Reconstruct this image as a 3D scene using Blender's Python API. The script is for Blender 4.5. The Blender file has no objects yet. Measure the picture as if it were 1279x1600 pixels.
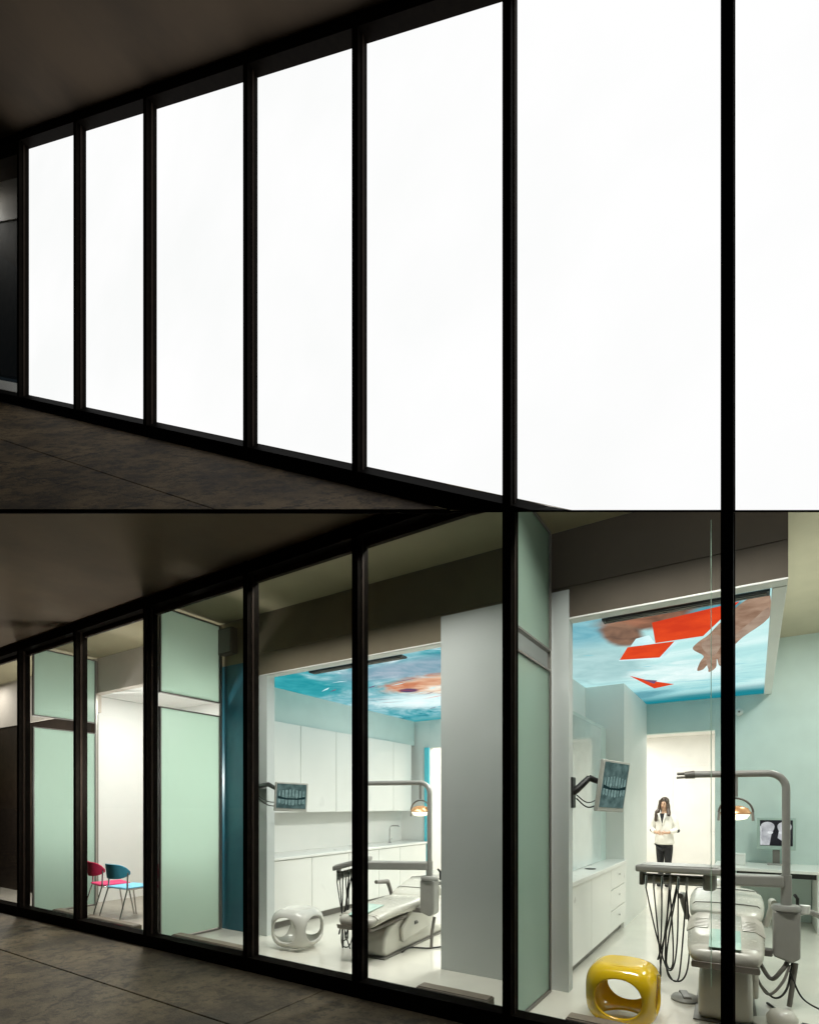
import bpy, bmesh, math, random
from mathutils import Vector, Matrix
random.seed(7)
sc = bpy.context.scene
COL = sc.collection
PI = math.pi

# ------------------------------------------------------------------ camera, sky, sun, exposure
EYE = 1.55
CS, SN = 0.843, 0.5376                       # heading of the camera, measured from the street front
cam_d = bpy.data.cameras.new('camera')
cam = bpy.data.objects.new('camera', cam_d); COL.objects.link(cam)
cam.location = (0, 0, EYE)
cam.rotation_euler = (PI / 2, 0, math.atan2(SN, CS))
cam_d.sensor_fit = 'HORIZONTAL'; cam_d.sensor_width = 36
cam_d.lens = 846.5 / 1279 * 36
cam_d.shift_y = 459 / 1279.0
cam_d.clip_start = 0.05; cam_d.clip_end = 2000
sc.camera = cam

SUN_EL, SUN_AZ = math.radians(3), math.radians(20)
world = bpy.data.worlds.new('World'); sc.world = world; world.use_nodes = True
wn = world.node_tree
bg = wn.nodes['Background']
sky = wn.nodes.new('ShaderNodeTexSky'); sky.sky_type = 'NISHITA'; sky.sun_disc = False
sky.sun_elevation = SUN_EL; sky.sun_rotation = SUN_AZ
wn.links.new(sky.outputs[0], bg.inputs[0]); bg.inputs[1].default_value = 0.012
sun_d = bpy.data.lights.new('sun', 'SUN'); sun_d.energy = 0.01; sun_d.angle = math.radians(0.5); sun_d.color = (1, .93, .84)
sun = bpy.data.objects.new('sun', sun_d); COL.objects.link(sun)
sun.rotation_euler = (PI / 2 - SUN_EL, 0, PI - SUN_AZ)
sc.view_settings.view_transform = 'Standard'; sc.view_settings.look = 'None'
sc.view_settings.exposure = 0; sc.view_settings.gamma = 1
sc.view_settings.use_curve_mapping = False
sc.render.engine = 'CYCLES'
cy = sc.cycles
cy.max_bounces = 10; cy.diffuse_bounces = 6; cy.glossy_bounces = 4; cy.transparent_max_bounces = 12
cy.caustics_reflective = False; cy.caustics_refractive = False
cy.sample_clamp_indirect = 4
cy.use_denoising = True

# area lights added out of view near the ceilings to brighten the rooms
FILL_LIGHTS = [  # x, y, z, size x, size y, watts, colour
    (-7.78, 4.92, 3.285, 0.16, 0.5, 30, (1.0, .96, .93)),     # waiting room
    (-2.28, 6.3, 3.085, 0.4, 2.2, 112, (1.0, .97, .92)),       # left surgery, behind the white wall pier
    (-1.2, 10.4, 2.985, 0.9, 0.9, 60, (1.0, .985, .96)),       # corridor
    (-2.3, 11.4, 2.985, 0.8, 0.8, 34, (1.0, .96, .90)),
    (0.95, 6.6, 3.82, 0.4, 2.0, 75, (.96, 1.0, .94)),         # right surgery, beside the lowered ceiling
    (-7.2, 3.72, 3.832, 2.2, .07, 20, (1.0, .95, .88)),       # strips added unseen behind the head rail to brighten the front zone
    (-3.4, 3.72, 3.832, 3.0, .07, 60, (1.0, .96, .90)),
    (-.4, 3.72, 3.832, 1.6, .07, 52, (1.0, .96, .90)),
    (-12.0, 4.0, 3.80, .4, .3, 16, (1.0, .95, .90)),          # far left room
    (-12.2, 3.85, 12.70, .4, .3, 30, (1.0, .95, .90)),        # far left room of the upper storey
    (-4.6, 9.6, 2.985, 0.6, 0.6, 60, (1.0, .96, .9)),
]

# ------------------------------------------------------------------ materials
MATS = {}
def mat(name, col, rough=.6, metal=0, spec=.5, noise=None, bump=0, scale=8, emit=0, coat=0, trans=0):
    """noise = second colour mixed in by a noise texture"""
    if name in MATS: return MATS[name]
    m = bpy.data.materials.new(name); m.use_nodes = True
    nt = m.node_tree; b = nt.nodes['Principled BSDF']
    b.inputs['Base Color'].default_value = (*col, 1)
    b.inputs['Roughness'].default_value = rough; b.inputs['Metallic'].default_value = metal
    b.inputs['Specular IOR Level'].default_value = spec
    b.inputs['Coat Weight'].default_value = coat
    if coat: b.inputs['Coat Roughness'].default_value = .08
    tc = nt.nodes.new('ShaderNodeTexCoord')
    nz = nt.nodes.new('ShaderNodeTexNoise'); nz.inputs['Scale'].default_value = scale
    nz.inputs['Detail'].default_value = 6; nz.inputs['Roughness'].default_value = .6
    nt.links.new(tc.outputs['Object'], nz.inputs['Vector'])
    c2 = noise if noise else tuple(min(1, c * .93) for c in col)
    rp = nt.nodes.new('ShaderNodeValToRGB')
    rp.color_ramp.elements[0].color = (*col, 1); rp.color_ramp.elements[0].position = .38
    rp.color_ramp.elements[1].color = (*c2, 1); rp.color_ramp.elements[1].position = .66
    nt.links.new(nz.outputs['Fac'], rp.inputs[0]); nt.links.new(rp.outputs[0], b.inputs['Base Color'])
    mr = nt.nodes.new('ShaderNodeMapRange'); mr.inputs['To Min'].default_value = max(.02, rough * .94); mr.inputs['To Max'].default_value = min(1, rough * 1.06)
    nt.links.new(nz.outputs['Fac'], mr.inputs[0]); nt.links.new(mr.outputs[0], b.inputs['Roughness'])
    if bump:
        bp = nt.nodes.new('ShaderNodeBump'); bp.inputs['Strength'].default_value = bump; bp.inputs['Distance'].default_value = .01
        nt.links.new(nz.outputs['Fac'], bp.inputs['Height']); nt.links.new(bp.outputs[0], b.inputs['Normal'])
    if emit:
        b.inputs['Emission Strength'].default_value = emit
        nt.links.new(rp.outputs[0], b.inputs['Emission Color'])
    MATS[name] = m
    return m

def emission_mat(name, col, strength, col2=None, scale=2.0):
    m = bpy.data.materials.new(name); m.use_nodes = True; nt = m.node_tree; nt.nodes.clear()
    o = nt.nodes.new('ShaderNodeOutputMaterial'); e = nt.nodes.new('ShaderNodeEmission')
    e.inputs[0].default_value = (*col, 1); e.inputs[1].default_value = strength
    if col2:
        tc = nt.nodes.new('ShaderNodeTexCoord'); nz = nt.nodes.new('ShaderNodeTexNoise'); nz.inputs['Scale'].default_value = scale; nz.inputs['Detail'].default_value = 5
        rp = nt.nodes.new('ShaderNodeValToRGB'); rp.color_ramp.elements[0].position = .35; rp.color_ramp.elements[1].position = .65
        rp.color_ramp.elements[0].color = (*col, 1); rp.color_ramp.elements[1].color = (*col2, 1)
        nt.links.new(tc.outputs['Object'], nz.inputs['Vector']); nt.links.new(nz.outputs['Fac'], rp.inputs[0]); nt.links.new(rp.outputs[0], e.inputs[0])
    nt.links.new(e.outputs[0], o.inputs[0]); MATS[name] = m
    return m

def clear_glass():
    m = bpy.data.materials.new('clear_glass'); m.use_nodes = True; nt = m.node_tree; nt.nodes.clear()
    o = nt.nodes.new('ShaderNodeOutputMaterial'); t = nt.nodes.new('ShaderNodeBsdfTransparent'); t.inputs[0].default_value = (.955, .975, .965, 1)
    g = nt.nodes.new('ShaderNodeBsdfGlossy'); g.inputs['Roughness'].default_value = .015
    lw = nt.nodes.new('ShaderNodeLayerWeight'); pw_ = nt.nodes.new('ShaderNodeMath'); pw_.operation = 'POWER'; pw_.inputs[1].default_value = 5
    f = nt.nodes.new('ShaderNodeMath'); f.operation = 'MULTIPLY_ADD'; f.inputs[1].default_value = .7; f.inputs[2].default_value = .022
    nt.links.new(lw.outputs['Facing'], pw_.inputs[0]); nt.links.new(pw_.outputs[0], f.inputs[0])
    mx = nt.nodes.new('ShaderNodeMixShader')
    nt.links.new(f.outputs[0], mx.inputs[0]); nt.links.new(t.outputs[0], mx.inputs[1]); nt.links.new(g.outputs[0], mx.inputs[2]); nt.links.new(mx.outputs[0], o.inputs[0])
    return m

def frosted_glass():
    m = bpy.data.materials.new('frosted_glass'); m.use_nodes = True; nt = m.node_tree; nt.nodes.clear()
    o = nt.nodes.new('ShaderNodeOutputMaterial')
    tl = nt.nodes.new('ShaderNodeBsdfTranslucent'); tl.inputs[0].default_value = (.76, .88, .80, 1)
    df = nt.nodes.new('ShaderNodeBsdfDiffuse'); df.inputs[0].default_value = (.26, .335, .29, 1)
    gl = nt.nodes.new('ShaderNodeBsdfGlossy'); gl.inputs['Roughness'].default_value = .22
    tr = nt.nodes.new('ShaderNodeBsdfRefraction'); tr.inputs[0].default_value = (.76, .93, .84, 1); tr.inputs['IOR'].default_value = 1.05; tr.inputs['Roughness'].default_value = .9
    tc = nt.nodes.new('ShaderNodeTexCoord'); nz = nt.nodes.new('ShaderNodeTexNoise'); nz.inputs['Scale'].default_value = 60; nz.inputs['Detail'].default_value = 4
    bp = nt.nodes.new('ShaderNodeBump'); bp.inputs['Strength'].default_value = .15; bp.inputs['Distance'].default_value = .002
    nt.links.new(tc.outputs['Object'], nz.inputs['Vector']); nt.links.new(nz.outputs['Fac'], bp.inputs['Height'])
    for s in (df, gl): nt.links.new(bp.outputs[0], s.inputs['Normal'])
    a = nt.nodes.new('ShaderNodeMixShader'); a.inputs[0].default_value = .2
    nt.links.new(tl.outputs[0], a.inputs[1]); nt.links.new(df.outputs[0], a.inputs[2])
    b = nt.nodes.new('ShaderNodeMixShader'); b.inputs[0].default_value = .25
    nt.links.new(a.outputs[0], b.inputs[1]); nt.links.new(tr.outputs[0], b.inputs[2])
    lw = nt.nodes.new('ShaderNodeLayerWeight'); pw_ = nt.nodes.new('ShaderNodeMath'); pw_.operation = 'POWER'; pw_.inputs[1].default_value = 5
    f = nt.nodes.new('ShaderNodeMath'); f.operation = 'MULTIPLY_ADD'; f.inputs[1].default_value = .6; f.inputs[2].default_value = .02
    nt.links.new(lw.outputs['Facing'], pw_.inputs[0]); nt.links.new(pw_.outputs[0], f.inputs[0])
    c = nt.nodes.new('ShaderNodeMixShader'); nt.links.new(f.outputs[0], c.inputs[0])
    nt.links.new(b.outputs[0], c.inputs[1]); nt.links.new(gl.outputs[0], c.inputs[2]); nt.links.new(c.outputs[0], o.inputs[0])
    return m

GLASS = clear_glass(); FROST = frosted_glass()
WHITE = mat('white_paint', (.80, .80, .77), .55, noise=(.77, .78, .75), scale=3)
WHITEG = mat('white_lacquer', (.80, .80, .77), .28, noise=(.78, .78, .75), scale=4, coat=.2)
PALE_AQUA = mat('pale_aqua_paint', (.58, .69, .66), .6, scale=3)
PIER = mat('grey_white_paint', (.56, .595, .585), .6, noise=(.53, .57, .555), scale=2)
TAUPE = mat('dark_taupe', (.085, .066, .045), .7, noise=(.075, .058, .04), scale=3)
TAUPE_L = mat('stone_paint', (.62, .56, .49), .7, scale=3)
OLIVE = mat('olive_ceiling_paint', (.31, .27, .165), .7, noise=(.28, .245, .15), scale=2)
TEAL = mat('teal_paint', (.012, .12, .165), .5, noise=(.010, .095, .14), scale=3)
FLOOR = mat('glossy_white_floor', (.74, .72, .64), .16, noise=(.69, .67, .60), scale=2.5, coat=.3)
BLACK = mat('black_frame_paint', (.007, .0055, .0045), .6, spec=.01, noise=(.010, .008, .006), scale=14)
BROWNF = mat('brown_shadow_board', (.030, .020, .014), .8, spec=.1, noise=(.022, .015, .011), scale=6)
DARKB = mat('near_black_board', (.012, .0085, .006), .9, spec=0, noise=(.009, .0065, .005), scale=6)
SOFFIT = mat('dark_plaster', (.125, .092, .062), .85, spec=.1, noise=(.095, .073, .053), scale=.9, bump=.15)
ALU = mat('dull_aluminium', (.42, .40, .36), .38, .8, scale=20)
CHROME = mat('chrome', (.62, .62, .62), .14, 1, scale=20)
GREYM = mat('grey_enamel', (.30, .295, .275), .38, scale=12)
GREYD = mat('dark_grey_enamel', (.16, .15, .135), .40, scale=12)
CREAM = mat('cream_enamel', (.62, .60, .54), .35, scale=8, coat=.2)
VINYL = mat('cream_vinyl', (.58, .565, .50), .27, noise=(.52, .50, .44), scale=22, bump=.12)
RUBBER = mat('black_rubber', (.012, .012, .012), .5, scale=20)
YELLOW = mat('yellow_plastic', (.80, .53, .010), .16, noise=(.74, .48, .009), scale=3, coat=.6)
STOOLW = mat('white_plastic', (.72, .71, .66), .22, scale=3, coat=.4)
RED = mat('crimson_fabric', (.74, .03, .11), .7, noise=(.64, .025, .09), scale=40)
PINK = mat('pink_fabric', (.80, .05, .19), .7, noise=(.70, .04, .16), scale=40)
DTEAL = mat('dark_teal_fabric', (.055, .34, .48), .7, noise=(.045, .29, .42), scale=40)
SKYB = mat('light_blue_fabric', (.22, .58, .78), .7, noise=(.18, .50, .70), scale=40)
SILL = mat('brown_wood_casing', (.20, .165, .125), .5, noise=(.16, .13, .10), scale=9)
BLUEG = mat('blue_glass_edge', (.10, .28, .42), .2, scale=6)
SPLASH = mat('pale_gloss_panel', (.66, .76, .75), .10, scale=3, coat=.5)
PANEL_ON = emission_mat('lit_privacy_glass', (1.0, 1.0, 1.0), 1.0, (.955, .965, .958), .7)

def concrete(name, c1, c2, c3):
    m = bpy.data.materials.new(name); m.use_nodes = True; nt = m.node_tree; b = nt.nodes['Principled BSDF']
    tc = nt.nodes.new('ShaderNodeTexCoord')
    def nz(s, d, r):
        n = nt.nodes.new('ShaderNodeTexNoise'); n.inputs['Scale'].default_value = s; n.inputs['Detail'].default_value = d; n.inputs['Roughness'].default_value = r
        nt.links.new(tc.outputs['Object'], n.inputs['Vector']); return n
    n1 = nz(1.3, 10, .72); n2 = nz(6, 12, .8); n3 = nz(70, 6, .75)
    r1 = nt.nodes.new('ShaderNodeValToRGB'); e = r1.color_ramp.elements
    e[0].position = .41; e[0].color = (*c1, 1); e[1].position = .60; e[1].color = (*c2, 1)
    nt.links.new(n1.outputs['Fac'], r1.inputs[0])
    r2 = nt.nodes.new('ShaderNodeValToRGB'); e = r2.color_ramp.elements
    e[0].position = .49; e[0].color = (0, 0, 0, 1); e[1].position = .57; e[1].color = (.8, .8, .8, 1)
    nt.links.new(n2.outputs['Fac'], r2.inputs[0])
    mx = nt.nodes.new('ShaderNodeMixRGB'); mx.inputs[2].default_value = (*c3, 1)
    nt.links.new(r2.outputs[0], mx.inputs[0]); nt.links.new(r1.outputs[0], mx.inputs[1])
    mm = nt.nodes.new('ShaderNodeMixRGB'); mm.blend_type = 'MULTIPLY'; mm.inputs[0].default_value = .8
    nt.links.new(mx.outputs[0], mm.inputs[1]); nt.links.new(n3.outputs['Fac'], mm.inputs[2])
    nt.links.new(mm.outputs[0], b.inputs['Base Color']); b.inputs['Roughness'].default_value = .75
    ad = nt.nodes.new('ShaderNodeMath'); ad.operation = 'ADD'
    nt.links.new(n2.outputs['Fac'], ad.inputs[0]); nt.links.new(n3.outputs['Fac'], ad.inputs[1])
    bp = nt.nodes.new('ShaderNodeBump'); bp.inputs['Strength'].default_value = .6; bp.inputs['Distance'].default_value = .012
    nt.links.new(ad.outputs[0], bp.inputs['Height']); nt.links.new(bp.outputs[0], b.inputs['Normal'])
    # hairline cracks and a coarse aggregate
    vo = nt.nodes.new('ShaderNodeTexVoronoi'); vo.feature = 'DISTANCE_TO_EDGE'; vo.inputs['Scale'].default_value = .55
    wp = nt.nodes.new('ShaderNodeMixRGB'); wp.inputs[0].default_value = .22
    nt.links.new(tc.outputs['Object'], wp.inputs[1]); nt.links.new(n2.outputs['Color'], wp.inputs[2]); nt.links.new(wp.outputs[0], vo.inputs['Vector'])
    ck = nt.nodes.new('ShaderNodeMapRange'); ck.inputs['From Min'].default_value = .001; ck.inputs['From Max'].default_value = .006; ck.inputs['To Min'].default_value = .35
    nt.links.new(vo.outputs['Distance'], ck.inputs[0])
    m2 = nt.nodes.new('ShaderNodeMixRGB'); m2.blend_type = 'MULTIPLY'; m2.inputs[0].default_value = 1
    nt.links.new(mm.outputs[0], m2.inputs[1]); nt.links.new(ck.outputs[0], m2.inputs[2]); nt.links.new(m2.outputs[0], b.inputs['Base Color'])
    MATS[name] = m
    return m
CONC = concrete('stained_concrete', (.26, .195, .115), (.10, .074, .045), (.060, .046, .030))
CONC_D = concrete('pale_concrete', (.60, .42, .21), (.20, .138, .07), (.10, .072, .04))  # paler tone of the same concrete, tuned apart for the deck

# ------------------------------------------------------------------ mesh helpers
class MB:
    """collects shapes; build() links them as ONE mesh object"""
    def __init__(s): s.v = []; s.f = []
    def add(s, vs, fs):
        o = len(s.v); s.v += [tuple(v) for v in vs]; s.f += [tuple(i + o for i in f) for f in fs]; return s
    def box(s, x0, x1, y0, y1, z0, z1):
        return s.add([(x, y, z) for z in (z0, z1) for y in (y0, y1) for x in (x0, x1)],
                     [(0, 2, 3, 1), (4, 5, 7, 6), (0, 1, 5, 4), (1, 3, 7, 5), (3, 2, 6, 7), (2, 0, 4, 6)])
    def hexa(s, p):
        """eight corners: bottom ring of four then top ring of four"""
        return s.add(p, [(3, 2, 1, 0), (4, 5, 6, 7), (0, 1, 5, 4), (1, 2, 6, 5), (2, 3, 7, 6), (3, 0, 4, 7)])
    def strip(s, xs, y0, y1, zb, zt):
        """wall strip along x between y0 and y1, lower and upper edge given as functions of (x, y)"""
        n = len(xs); V = []
        for x in xs:
            V += [(x, y0, zb(x, y0)), (x, y1, zb(x, y1)), (x, y1, max(zb(x, y1) + 1e-4, zt(x, y1))), (x, y0, max(zb(x, y0) + 1e-4, zt(x, y0)))]
        F = [(0, 1, 2, 3)]
        for i in range(n - 1):
            a, b = 4 * i, 4 * i + 4
            for k in range(4):
                q = (k + 1) % 4
                F.append((a + q, a + k, b + k, b + q))
        e = 4 * (n - 1); F.append((e + 3, e + 2, e + 1, e))
        return s.add(V, F)
    def tube(s, pts, r, n=8, cap=True):
        pts = [Vector(p) for p in pts]; rs = r if isinstance(r, (list, tuple)) else [r] * len(pts)
        V = []; F = []; prev = None
        for i, p in enumerate(pts):
            d = (pts[min(i + 1, len(pts) - 1)] - pts[max(i - 1, 0)]).normalized()
            if prev is None:
                u = d.orthogonal().normalized()
            else:
                u = (prev - d * prev.dot(d))
                u = u.normalized() if u.length > 1e-6 else d.orthogonal().normalized()
            prev = u; w = d.cross(u)
            for k in range(n):
                a = 2 * PI * k / n; V.append(p + (u * math.cos(a) + w * math.sin(a)) * rs[i])
        for i in range(len(pts) - 1):
            for k in range(n):
                q = (k + 1) % n; F.append((i * n + k, i * n + q, (i + 1) * n + q, (i + 1) * n + k))
        if cap:
            F.append(tuple(range(n - 1, -1, -1))); m = (len(pts) - 1) * n; F.append(tuple(m + k for k in range(n)))
        return s.add(V, F)
    def lathe(s, c, prof, n=24, axis='z'):
        """prof = list of (radius, height) about c"""
        V = []; F = []
        for (r, h) in prof:
            for k in range(n):
                a = 2 * PI * k / n; x, y = r * math.cos(a), r * math.sin(a)
                p = (x, y, h) if axis == 'z' else ((h, x, y) if axis == 'x' else (y, h, x))
                V.append((c[0] + p[0], c[1] + p[1], c[2] + p[2]))
        for i in range(len(prof) - 1):
            for k in range(n):
                q = (k + 1) % n; F.append((i * n + k, i * n + q, (i + 1) * n + q, (i + 1) * n + k))
        F.append(tuple(range(n - 1, -1, -1))); m = (len(prof) - 1) * n; F.append(tuple(m + k for k in range(n)))
        return s.add(V, F)
    def prism(s, poly, lo, hi, axis='x'):
        """polygon in the two other axes, extruded along axis"""
        n = len(poly); mk = {'x': lambda a, b, t: (t, a, b), 'y': lambda a, b, t: (a, t, b), 'z': lambda a, b, t: (a, b, t)}[axis]
        V = [mk(a, b, lo) for a, b in poly] + [mk(a, b, hi) for a, b in poly]
        F = [tuple(range(n - 1, -1, -1)), tuple(range(n, 2 * n))] + [(i, (i + 1) % n, n + (i + 1) % n, n + i) for i in range(n)]
        return s.add(V, F)
    def ell(s, c, r, n=16, m=10):
        V = [(c[0], c[1], c[2] - r[2])]; F = []
        for i in range(1, m):
            t = -PI / 2 + PI * i / m
            for k in range(n):
                a = 2 * PI * k / n; V.append((c[0] + r[0] * math.cos(t) * math.cos(a), c[1] + r[1] * math.cos(t) * math.sin(a), c[2] + r[2] * math.sin(t)))
        V.append((c[0], c[1], c[2] + r[2])); L = len(V) - 1
        for k in range(n): F.append((0, 1 + (k + 1) % n, 1 + k))
        for i in range(m - 2):
            for k in range(n):
                q = (k + 1) % n; F.append((1 + i * n + k, 1 + i * n + q, 1 + (i + 1) * n + q, 1 + (i + 1) * n + k))
        for k in range(n): F.append((L, L - n + k, L - n + (k + 1) % n))
        return s.add(V, F)
    def build(s, name, m, parent=None, bevel=0, seg=2, smooth=False, sub=0, rot=None):
        me = bpy.data.meshes.new(name); me.from_pydata(s.v, [], s.f)
        bm = bmesh.new(); bm.from_mesh(me); bmesh.ops.recalc_face_normals(bm, faces=bm.faces); bm.to_mesh(me); bm.free()
        me.materials.append(m)
        o = bpy.data.objects.new(name, me); COL.objects.link(o)
        if parent is not None:
            o.parent = parent
            if parent.type == 'EMPTY' and parent.get('world_parts'): o.location = -parent.location
        if bevel:
            b = o.modifiers.new('bevel', 'BEVEL'); b.width = bevel; b.segments = seg; b.limit_method = 'ANGLE'; b.angle_limit = math.radians(35)
        if sub:
            u = o.modifiers.new('subdivision', 'SUBSURF'); u.levels = sub; u.render_levels = sub
        if smooth or bevel or sub:
            for p in me.polygons: p.use_smooth = True
            if not sub:
                es = o.modifiers.new('normals', 'WEIGHTED_NORMAL'); es.keep_sharp = True
                if hasattr(me, 'set_sharp_from_angle'): me.set_sharp_from_angle(angle=math.radians(50))
        return o

def thing(name, label, cat, loc=(0, 0, 0), rotz=0, group=None, world_parts=False):
    o = bpy.data.objects.new(name, None); COL.objects.link(o); o.location = loc; o.rotation_euler = (0, 0, rotz)
    o['label'] = label; o['category'] = cat
    if group: o['group'] = group
    if world_parts: o['world_parts'] = 1
    return o
def tag(o, label, cat, group=None):
    o['label'] = label; o['category'] = cat
    if group: o['group'] = group
    return o
def struct(name, mb, m, parent=None, **k):
    o = mb.build(name, m, parent, **k)
    if parent is None: o['kind'] = 'structure'
    return o
def copy_tree(o, parent=None):
    c = o.copy(); COL.objects.link(c)
    if parent: c.parent = parent
    for ch in list(o.children): copy_tree(ch, c)
    return c
def arc(c, r, a0, a1, n, plane='xz'):
    out = []
    for i in range(n + 1):
        a = a0 + (a1 - a0) * i / n; u, v = r * math.cos(a), r * math.sin(a)
        out.append((c[0] + u, c[1], c[2] + v) if plane == 'xz' else ((c[0] + u, c[1] + v, c[2]) if plane == 'xy' else (c[0], c[1] + u, c[2] + v)))
    return out
def spline(pts, n=8):
    P = [Vector(p) for p in pts]; out = []
    for i in range(len(P) - 1):
        p0, p1, p2, p3 = P[max(i - 1, 0)], P[i], P[i + 1], P[min(i + 2, len(P) - 1)]
        for k in range(n):
            t = k / n
            out.append(.5 * ((2 * p1) + (p2 - p0) * t + (2 * p0 - 5 * p1 + 4 * p2 - p3) * t * t + (3 * p1 - p0 - 3 * p2 + p3) * t ** 3))
    out.append(P[-1]); return out

# ------------------------------------------------------------------ street, deck, canopies
FY = 3.45            # front of the mullions
GY = 3.575           # glass line
HEAD = 3.837         # underside of the canopies above the floor of their storey
KA, KB = -0.9427 * SN, 0.9427 * CS             # the upper deck climbs to the left and towards the building
def deck(x, y): return KA * x + KB * y
def spandrel(x, y): return 1.55 + .5440 * (CS * y - SN * x)    # raking joint between the two storeys
XL, XR = -14.0, 1.6

ground = struct('ground', MB().box(-300, 300, -300, 300, -.3, -.06), CONC_D)
pave = struct('pavement', MB().box(-40, 14, -12, FY + .02, -.058, -.02), CONC_D)
for (y0, y1) in ((2.556, 3.47), (-.6, 2.544), (-3.8, -.612), (-7, -3.812)):
    xs = (-16.0, -9.6, -3.05, 3.4)
    for a, b in zip(xs, xs[1:]):
        MB().box(a + .006, b - .006, y0, y1, -.018, 0).build('slab', CONC, pave, bevel=.004, seg=1)

# canopy over the lower storey: level underside, raking concrete deck on top, level front edge
D0, D1 = 3.905, 4.209
def edge_y(x, D): return (D + SN * x) / CS
mb = MB()
ex0, ex1 = XL, -1.854
n1 = (D1 - CS * FY) / -SN
top = [(ex0, FY), (ex0, edge_y(ex0, D0)), (ex1, FY)]
T = [(x, y, deck(x, y) - .02) for x, y in top]
N = [(x, y, deck(x, y) - .024) for x, y in top[1:]]
U = [(ex0, FY, HEAD), (ex0, edge_y(ex0, D1), HEAD), (n1, FY, HEAD)]
V = T + N + U
mb.add(V, [(0, 1, 2), (1, 3, 4, 2), (3, 6, 7, 4), (5, 7, 6), (0, 5, 6, 3, 1), (0, 2, 4, 7, 5)])
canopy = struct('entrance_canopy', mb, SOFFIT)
# the deck's concrete slabs
def deck_slab(poly, name='deck_slab'):
    n = len(poly)
    V = [(x, y, deck(x, y) - .018) for x, y in poly] + [(x, y, deck(x, y)) for x, y in poly]
    return MB().add(V, [tuple(range(n - 1, -1, -1)), tuple(range(n, 2 * n))] + [(i, (i + 1) % n, n + (i + 1) % n, n + i) for i in range(n)]).build(name, CONC_D, canopy)
def xe(y): return (CS * y - D0) / SN            # x of the deck edge at y
j = 2.55
deck_slab([(XL, FY), (XL, j + .006), (xe(j + .006), j + .006), (xe(FY - .002), FY - .002), (xe(FY - .002), FY)])
deck_slab([(XL, j - .006), (XL, edge_y(XL, D0)), (xe(j - .006), j - .006)])
# drip edge
a0 = (XL, edge_y(XL, D0)); a1 = (xe(FY), FY)
d_ = MB(); ox, oy = SN * .012, -CS * .012
d_.hexa([(a0[0], a0[1], deck(*a0) - .026), (a1[0], a1[1], deck(*a1) - .026), (a1[0] + ox, a1[1] + oy, deck(*a1) - .026), (a0[0] + ox, a0[1] + oy, deck(*a0) - .026),
         (a0[0], a0[1], deck(*a0) + .001), (a1[0], a1[1], deck(*a1) + .001), (a1[0] + ox, a1[1] + oy, deck(*a1) + .001), (a0[0] + ox, a0[1] + oy, deck(*a0) + .001)])
d_.build('drip_edge', BLACK, canopy)
# roof canopy over the upper storey
rk = lambda x: deck(x, FY) + HEAD
mb = MB(); mb.hexa([(XL, -2.5, rk(XL)), (2.5, -2.5, rk(2.5)), (2.5, FY + .5, rk(2.5)), (XL, FY + .5, rk(XL)),
                    (XL, -2.5, rk(XL) + .3), (2.5, -2.5, rk(2.5) + .3), (2.5, FY + .5, rk(2.5) + .3), (XL, FY + .5, rk(XL) + .3)])
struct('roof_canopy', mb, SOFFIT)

# ------------------------------------------------------------------ the two glazed fronts
MX = [-11.85, -10.28, -8.70, -7.149, -5.644, -4.024, -2.724, -1.421, -.131, 1.16]
MW, MD = .06, .14
def up_lo(x, y, h): return max(deck(x, y) + h, spandrel(x, y) + .006)
upper = thing('lit_privacy_glass_front', 'raking upper glass front whose tall white panes glow in black frames', 'glass facade', (-4, FY, 4.7), world_parts=True)
lower = thing('clear_glass_front', 'lower clear glass front in black frames showing the dental surgeries', 'glass facade', (-4, FY, 0), world_parts=True)
def seg(a, b, n=5): return [a + (b - a) * i / n for i in range(n + 1)]
CROSS = sorted([n1, ex1, -2.0, -2.2, -1.75, -1.63, -1.252, -1.15, -1.09, -1.03, -1.0087, -.95])
def xs_for(a, b): return sorted(set([a, b] + [c for c in CROSS if a < c < b] + seg(a, b, 4)))
for i, x in enumerate(MX):
    a, b = x - MW / 2, x + MW / 2
    # upper storey
    MB().strip([a, b], FY, FY + MD, lambda x, y: up_lo(x, y, 0), lambda x, y: deck(x, y) + HEAD).build('mullion', BLACK, upper)
    MB().strip([a, b], FY, FY + MD, lambda x, y: 0, lambda x, y: min(HEAD, spandrel(x, y) - .006)).build('mullion', BLACK, lower)
    # narrow glazing bead down the side of each mullion
    MB().strip([b + .0005, b + .008], FY + .05, FY + .075, lambda x, y: .02, lambda x, y: min(HEAD - .1, spandrel(x, y) - .01)).build('glazing_bead', BROWNF, lower)
    MB().strip([b + .0005, b + .008], FY + .05, FY + .075, lambda x, y: up_lo(x, y, .02), lambda x, y: deck(x, y) + HEAD - .1).build('glazing_bead', BROWNF, upper)
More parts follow.
